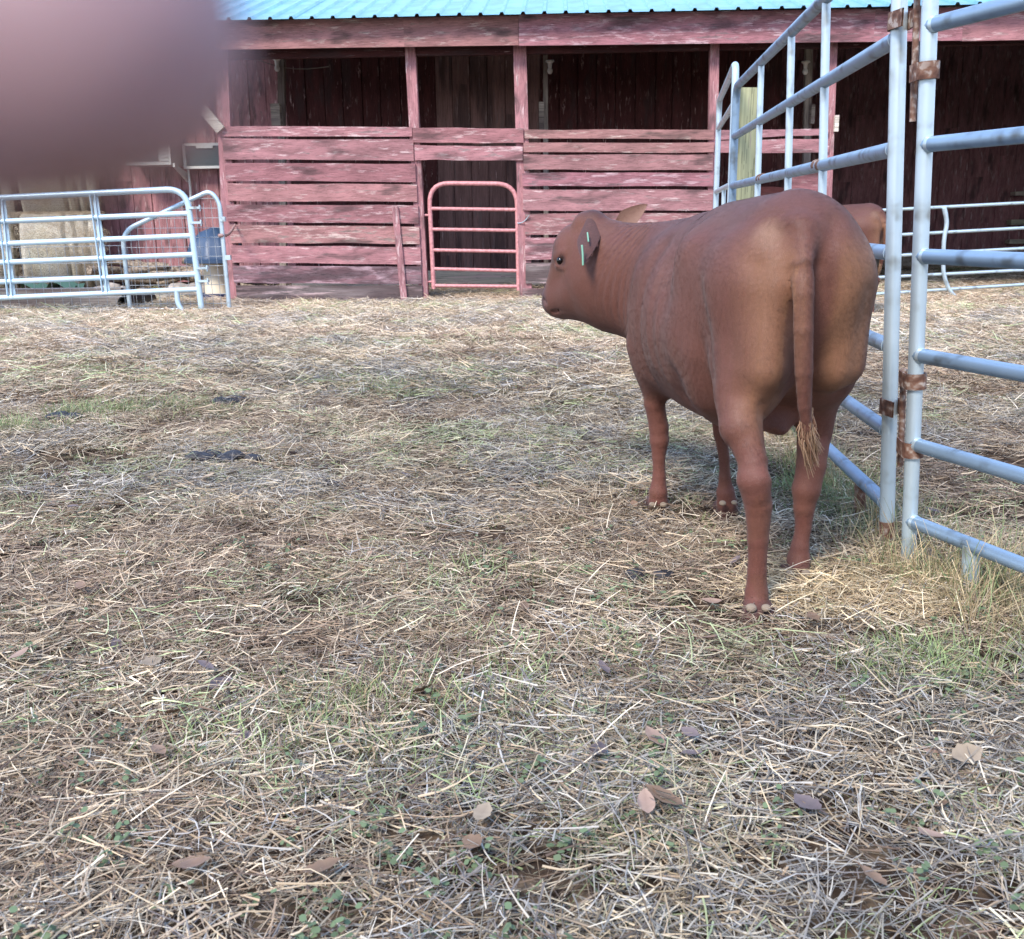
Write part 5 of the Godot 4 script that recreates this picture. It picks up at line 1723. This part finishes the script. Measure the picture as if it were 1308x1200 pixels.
# ------------------------------------------------------------------ the hand at the camera
func build_hand(cam: Camera3D) -> void:
	var h := thing("person", "person's bare hand close up at the upper left, blurred fingertip pointing right", "person", Vector3(0, 0.97, 0))
	h.rotation = cam.rotation
	var Z := Vector3(0, 0, 1)
	# in metres from the lens: x right, y up, -z forward
	var tip := Vector3(-0.0200, 0.0205, -0.0475)
	var bones := [
		[tip, Vector3(-0.042, 0.0207, -0.0485), 0.0079, 0.0095, Z, 0.92, 0.004, 0],
		[Vector3(-0.042, 0.0207, -0.0485), Vector3(-0.064, 0.0225, -0.053), 0.0090, 0.0096, Z, 1.0, 0.004, 0],
		[Vector3(-0.064, 0.0225, -0.053), Vector3(-0.106, 0.020, -0.050), 0.0094, 0.0115, Z, 1.0, 0.006, 0],
		# middle, ring and little finger, folded
		[Vector3(-0.110, 0.0, -0.050), Vector3(-0.074, -0.004, -0.062), 0.0112, 0.0095, Z, 1.0, 0.004, 0],
		[Vector3(-0.074, -0.004, -0.062), Vector3(-0.056, -0.012, -0.052), 0.0094, 0.0086, Z, 1.0, 0.003, 0],
		[Vector3(-0.056, -0.012, -0.052), Vector3(-0.060, -0.020, -0.034), 0.0084, 0.0076, Z, 1.0, 0.003, 0],
		[Vector3(-0.114, -0.020, -0.048), Vector3(-0.080, -0.028, -0.060), 0.0108, 0.009, Z, 1.0, 0.004, 0],
		[Vector3(-0.080, -0.028, -0.060), Vector3(-0.066, -0.036, -0.048), 0.009, 0.0082, Z, 1.0, 0.003, 0],
		[Vector3(-0.066, -0.036, -0.048), Vector3(-0.071, -0.042, -0.031), 0.008, 0.0073, Z, 1.0, 0.003, 0],
		[Vector3(-0.119, -0.038, -0.044), Vector3(-0.092, -0.048, -0.054), 0.0098, 0.008, Z, 1.0, 0.004, 0],
		[Vector3(-0.092, -0.048, -0.054), Vector3(-0.081, -0.054, -0.042), 0.008, 0.0072, Z, 1.0, 0.003, 0],
		[Vector3(-0.081, -0.054, -0.042), Vector3(-0.086, -0.058, -0.028), 0.007, 0.0064, Z, 1.0, 0.003, 0],
		# palm
		[Vector3(-0.108, 0.016, -0.046), Vector3(-0.175, -0.004, -0.028), 0.013, 0.018, Z, 1.0, 0.016, 0],
		[Vector3(-0.112, -0.004, -0.046), Vector3(-0.176, -0.016, -0.026), 0.013, 0.019, Z, 1.0, 0.016, 0],
		[Vector3(-0.116, -0.028, -0.042), Vector3(-0.176, -0.028, -0.024), 0.012, 0.017, Z, 1.0, 0.016, 0],
		# thumb
		[Vector3(-0.165, 0.006, -0.024), Vector3(-0.128, 0.030, -0.006), 0.0165, 0.0125, Z, 1.0, 0.010, 0],
		[Vector3(-0.128, 0.030, -0.006), Vector3(-0.102, 0.040, 0.004), 0.0118, 0.0105, Z, 1.0, 0.004, 0],
		[Vector3(-0.102, 0.040, 0.004), Vector3(-0.078, 0.043, 0.010), 0.0108, 0.0088, Z, 1.0, 0.004, 0],
		# wrist and forearm
		[Vector3(-0.176, -0.016, -0.026), Vector3(-0.215, -0.035, -0.012), 0.022, 0.0245, Z, 0.8, 0.016, 0],
		[Vector3(-0.215, -0.035, -0.012), Vector3(-0.30, -0.085, 0.03), 0.0245, 0.032, Z, 0.88, 0.016, 0],
	]
	var mb := MB.new()
	var plain := func(p: Vector3, _n: Vector3) -> Color: return Color.WHITE
	body_mesh(mb, bones, Vector3(-0.345, -0.13, -0.085), Vector3(-0.005, 0.07, 0.075), 0.0028, plain, func(_p: Vector3, _n: Vector3) -> float: return 0.0, false)
	obj("body", mb, M.skin, h)
	var sl := MB.new()
	sl.tube([Vector3(-0.262, -0.063, 0.011), Vector3(-0.33, -0.11, 0.05), Vector3(-0.42, -0.20, 0.13), Vector3(-0.46, -0.30, 0.22)], 0.042, 0.058, 18)
	obj("sleeve", sl, M.sleeve, h)
	var nail := MB.new()
	nail.ball(tip + Vector3(-0.002, 0.003, -0.0072), Basis(Vector3(0.006, 0, 0), Vector3(0, 0.0052, 0.001), Vector3(0, 0, 0.0012)), 12)
	obj("fingernail", nail, M.skin, h)


const CELL := 0.0085


func _ready() -> void:
	# camera, sky, sun and exposure
	var cam := Camera3D.new()
	cam.name = "camera"
	cam.position = Vector3(0, 0.97, 0)
	cam.rotation = Vector3(-0.24173, 0, -0.012)
	cam.fov = 49.29
	cam.near = 0.01
	cam.far = 600.0
	var lens := CameraAttributesPhysical.new()
	lens.frustum_focal_length = 26.15
	lens.frustum_focus_distance = 3.3
	lens.exposure_aperture = 8.7
	lens.frustum_near = 0.01
	lens.frustum_far = 600.0
	cam.attributes = lens
	add_child(cam)
	cam.fov = 49.29
	var env := Environment.new()
	env.background_mode = Environment.BG_SKY
	var sky := Sky.new()
	var sm := ProceduralSkyMaterial.new()
	sm.sky_top_color = Color(0.54, 0.69, 0.92)
	sm.sky_horizon_color = Color(0.93, 0.94, 0.95)
	sm.sky_curve = 0.22
	sm.sky_energy_multiplier = 0.86
	sm.ground_bottom_color = Color(0.36, 0.31, 0.25)
	sm.ground_horizon_color = Color(0.60, 0.58, 0.54)
	sm.sun_angle_max = 1.0
	sky.sky_material = sm
	env.sky = sky
	env.tonemap_mode = Environment.TONE_MAPPER_LINEAR
	env.tonemap_exposure = 3.6
	env.sdfgi_enabled = true
	env.ssao_enabled = true
	env.ssil_enabled = true
	var we := WorldEnvironment.new()
	we.name = "world"
	we.environment = env
	add_child(we)
	var sun := DirectionalLight3D.new()
	sun.name = "sun"
	sun.light_energy = 0.5
	sun.light_color = Color(1.0, 0.965, 0.925)
	sun.light_angular_distance = 16.0
	sun.shadow_enabled = true
	sun.rotation_degrees = Vector3(-46, -30, 0)
	sun.sky_mode = DirectionalLight3D.SKY_MODE_LIGHT_ONLY
	add_child(sun)

	rng.seed = 77
	noise_a.seed = 4
	noise_a.frequency = 0.02
	noise_b.seed = 9
	noise_b.frequency = 0.02
	noise_c.seed = 12
	noise_c.frequency = 0.02
	noise_c.fractal_octaves = 2
	make_materials()
	build_ground()
	build_barn()
	build_red_gate()
	build_left_side()
	build_panels()
	var cow := build_cow()
	build_second_cow(cow)
	build_dung()
	build_leaves()
	build_grass()
	build_straw()
	build_hand(cam)
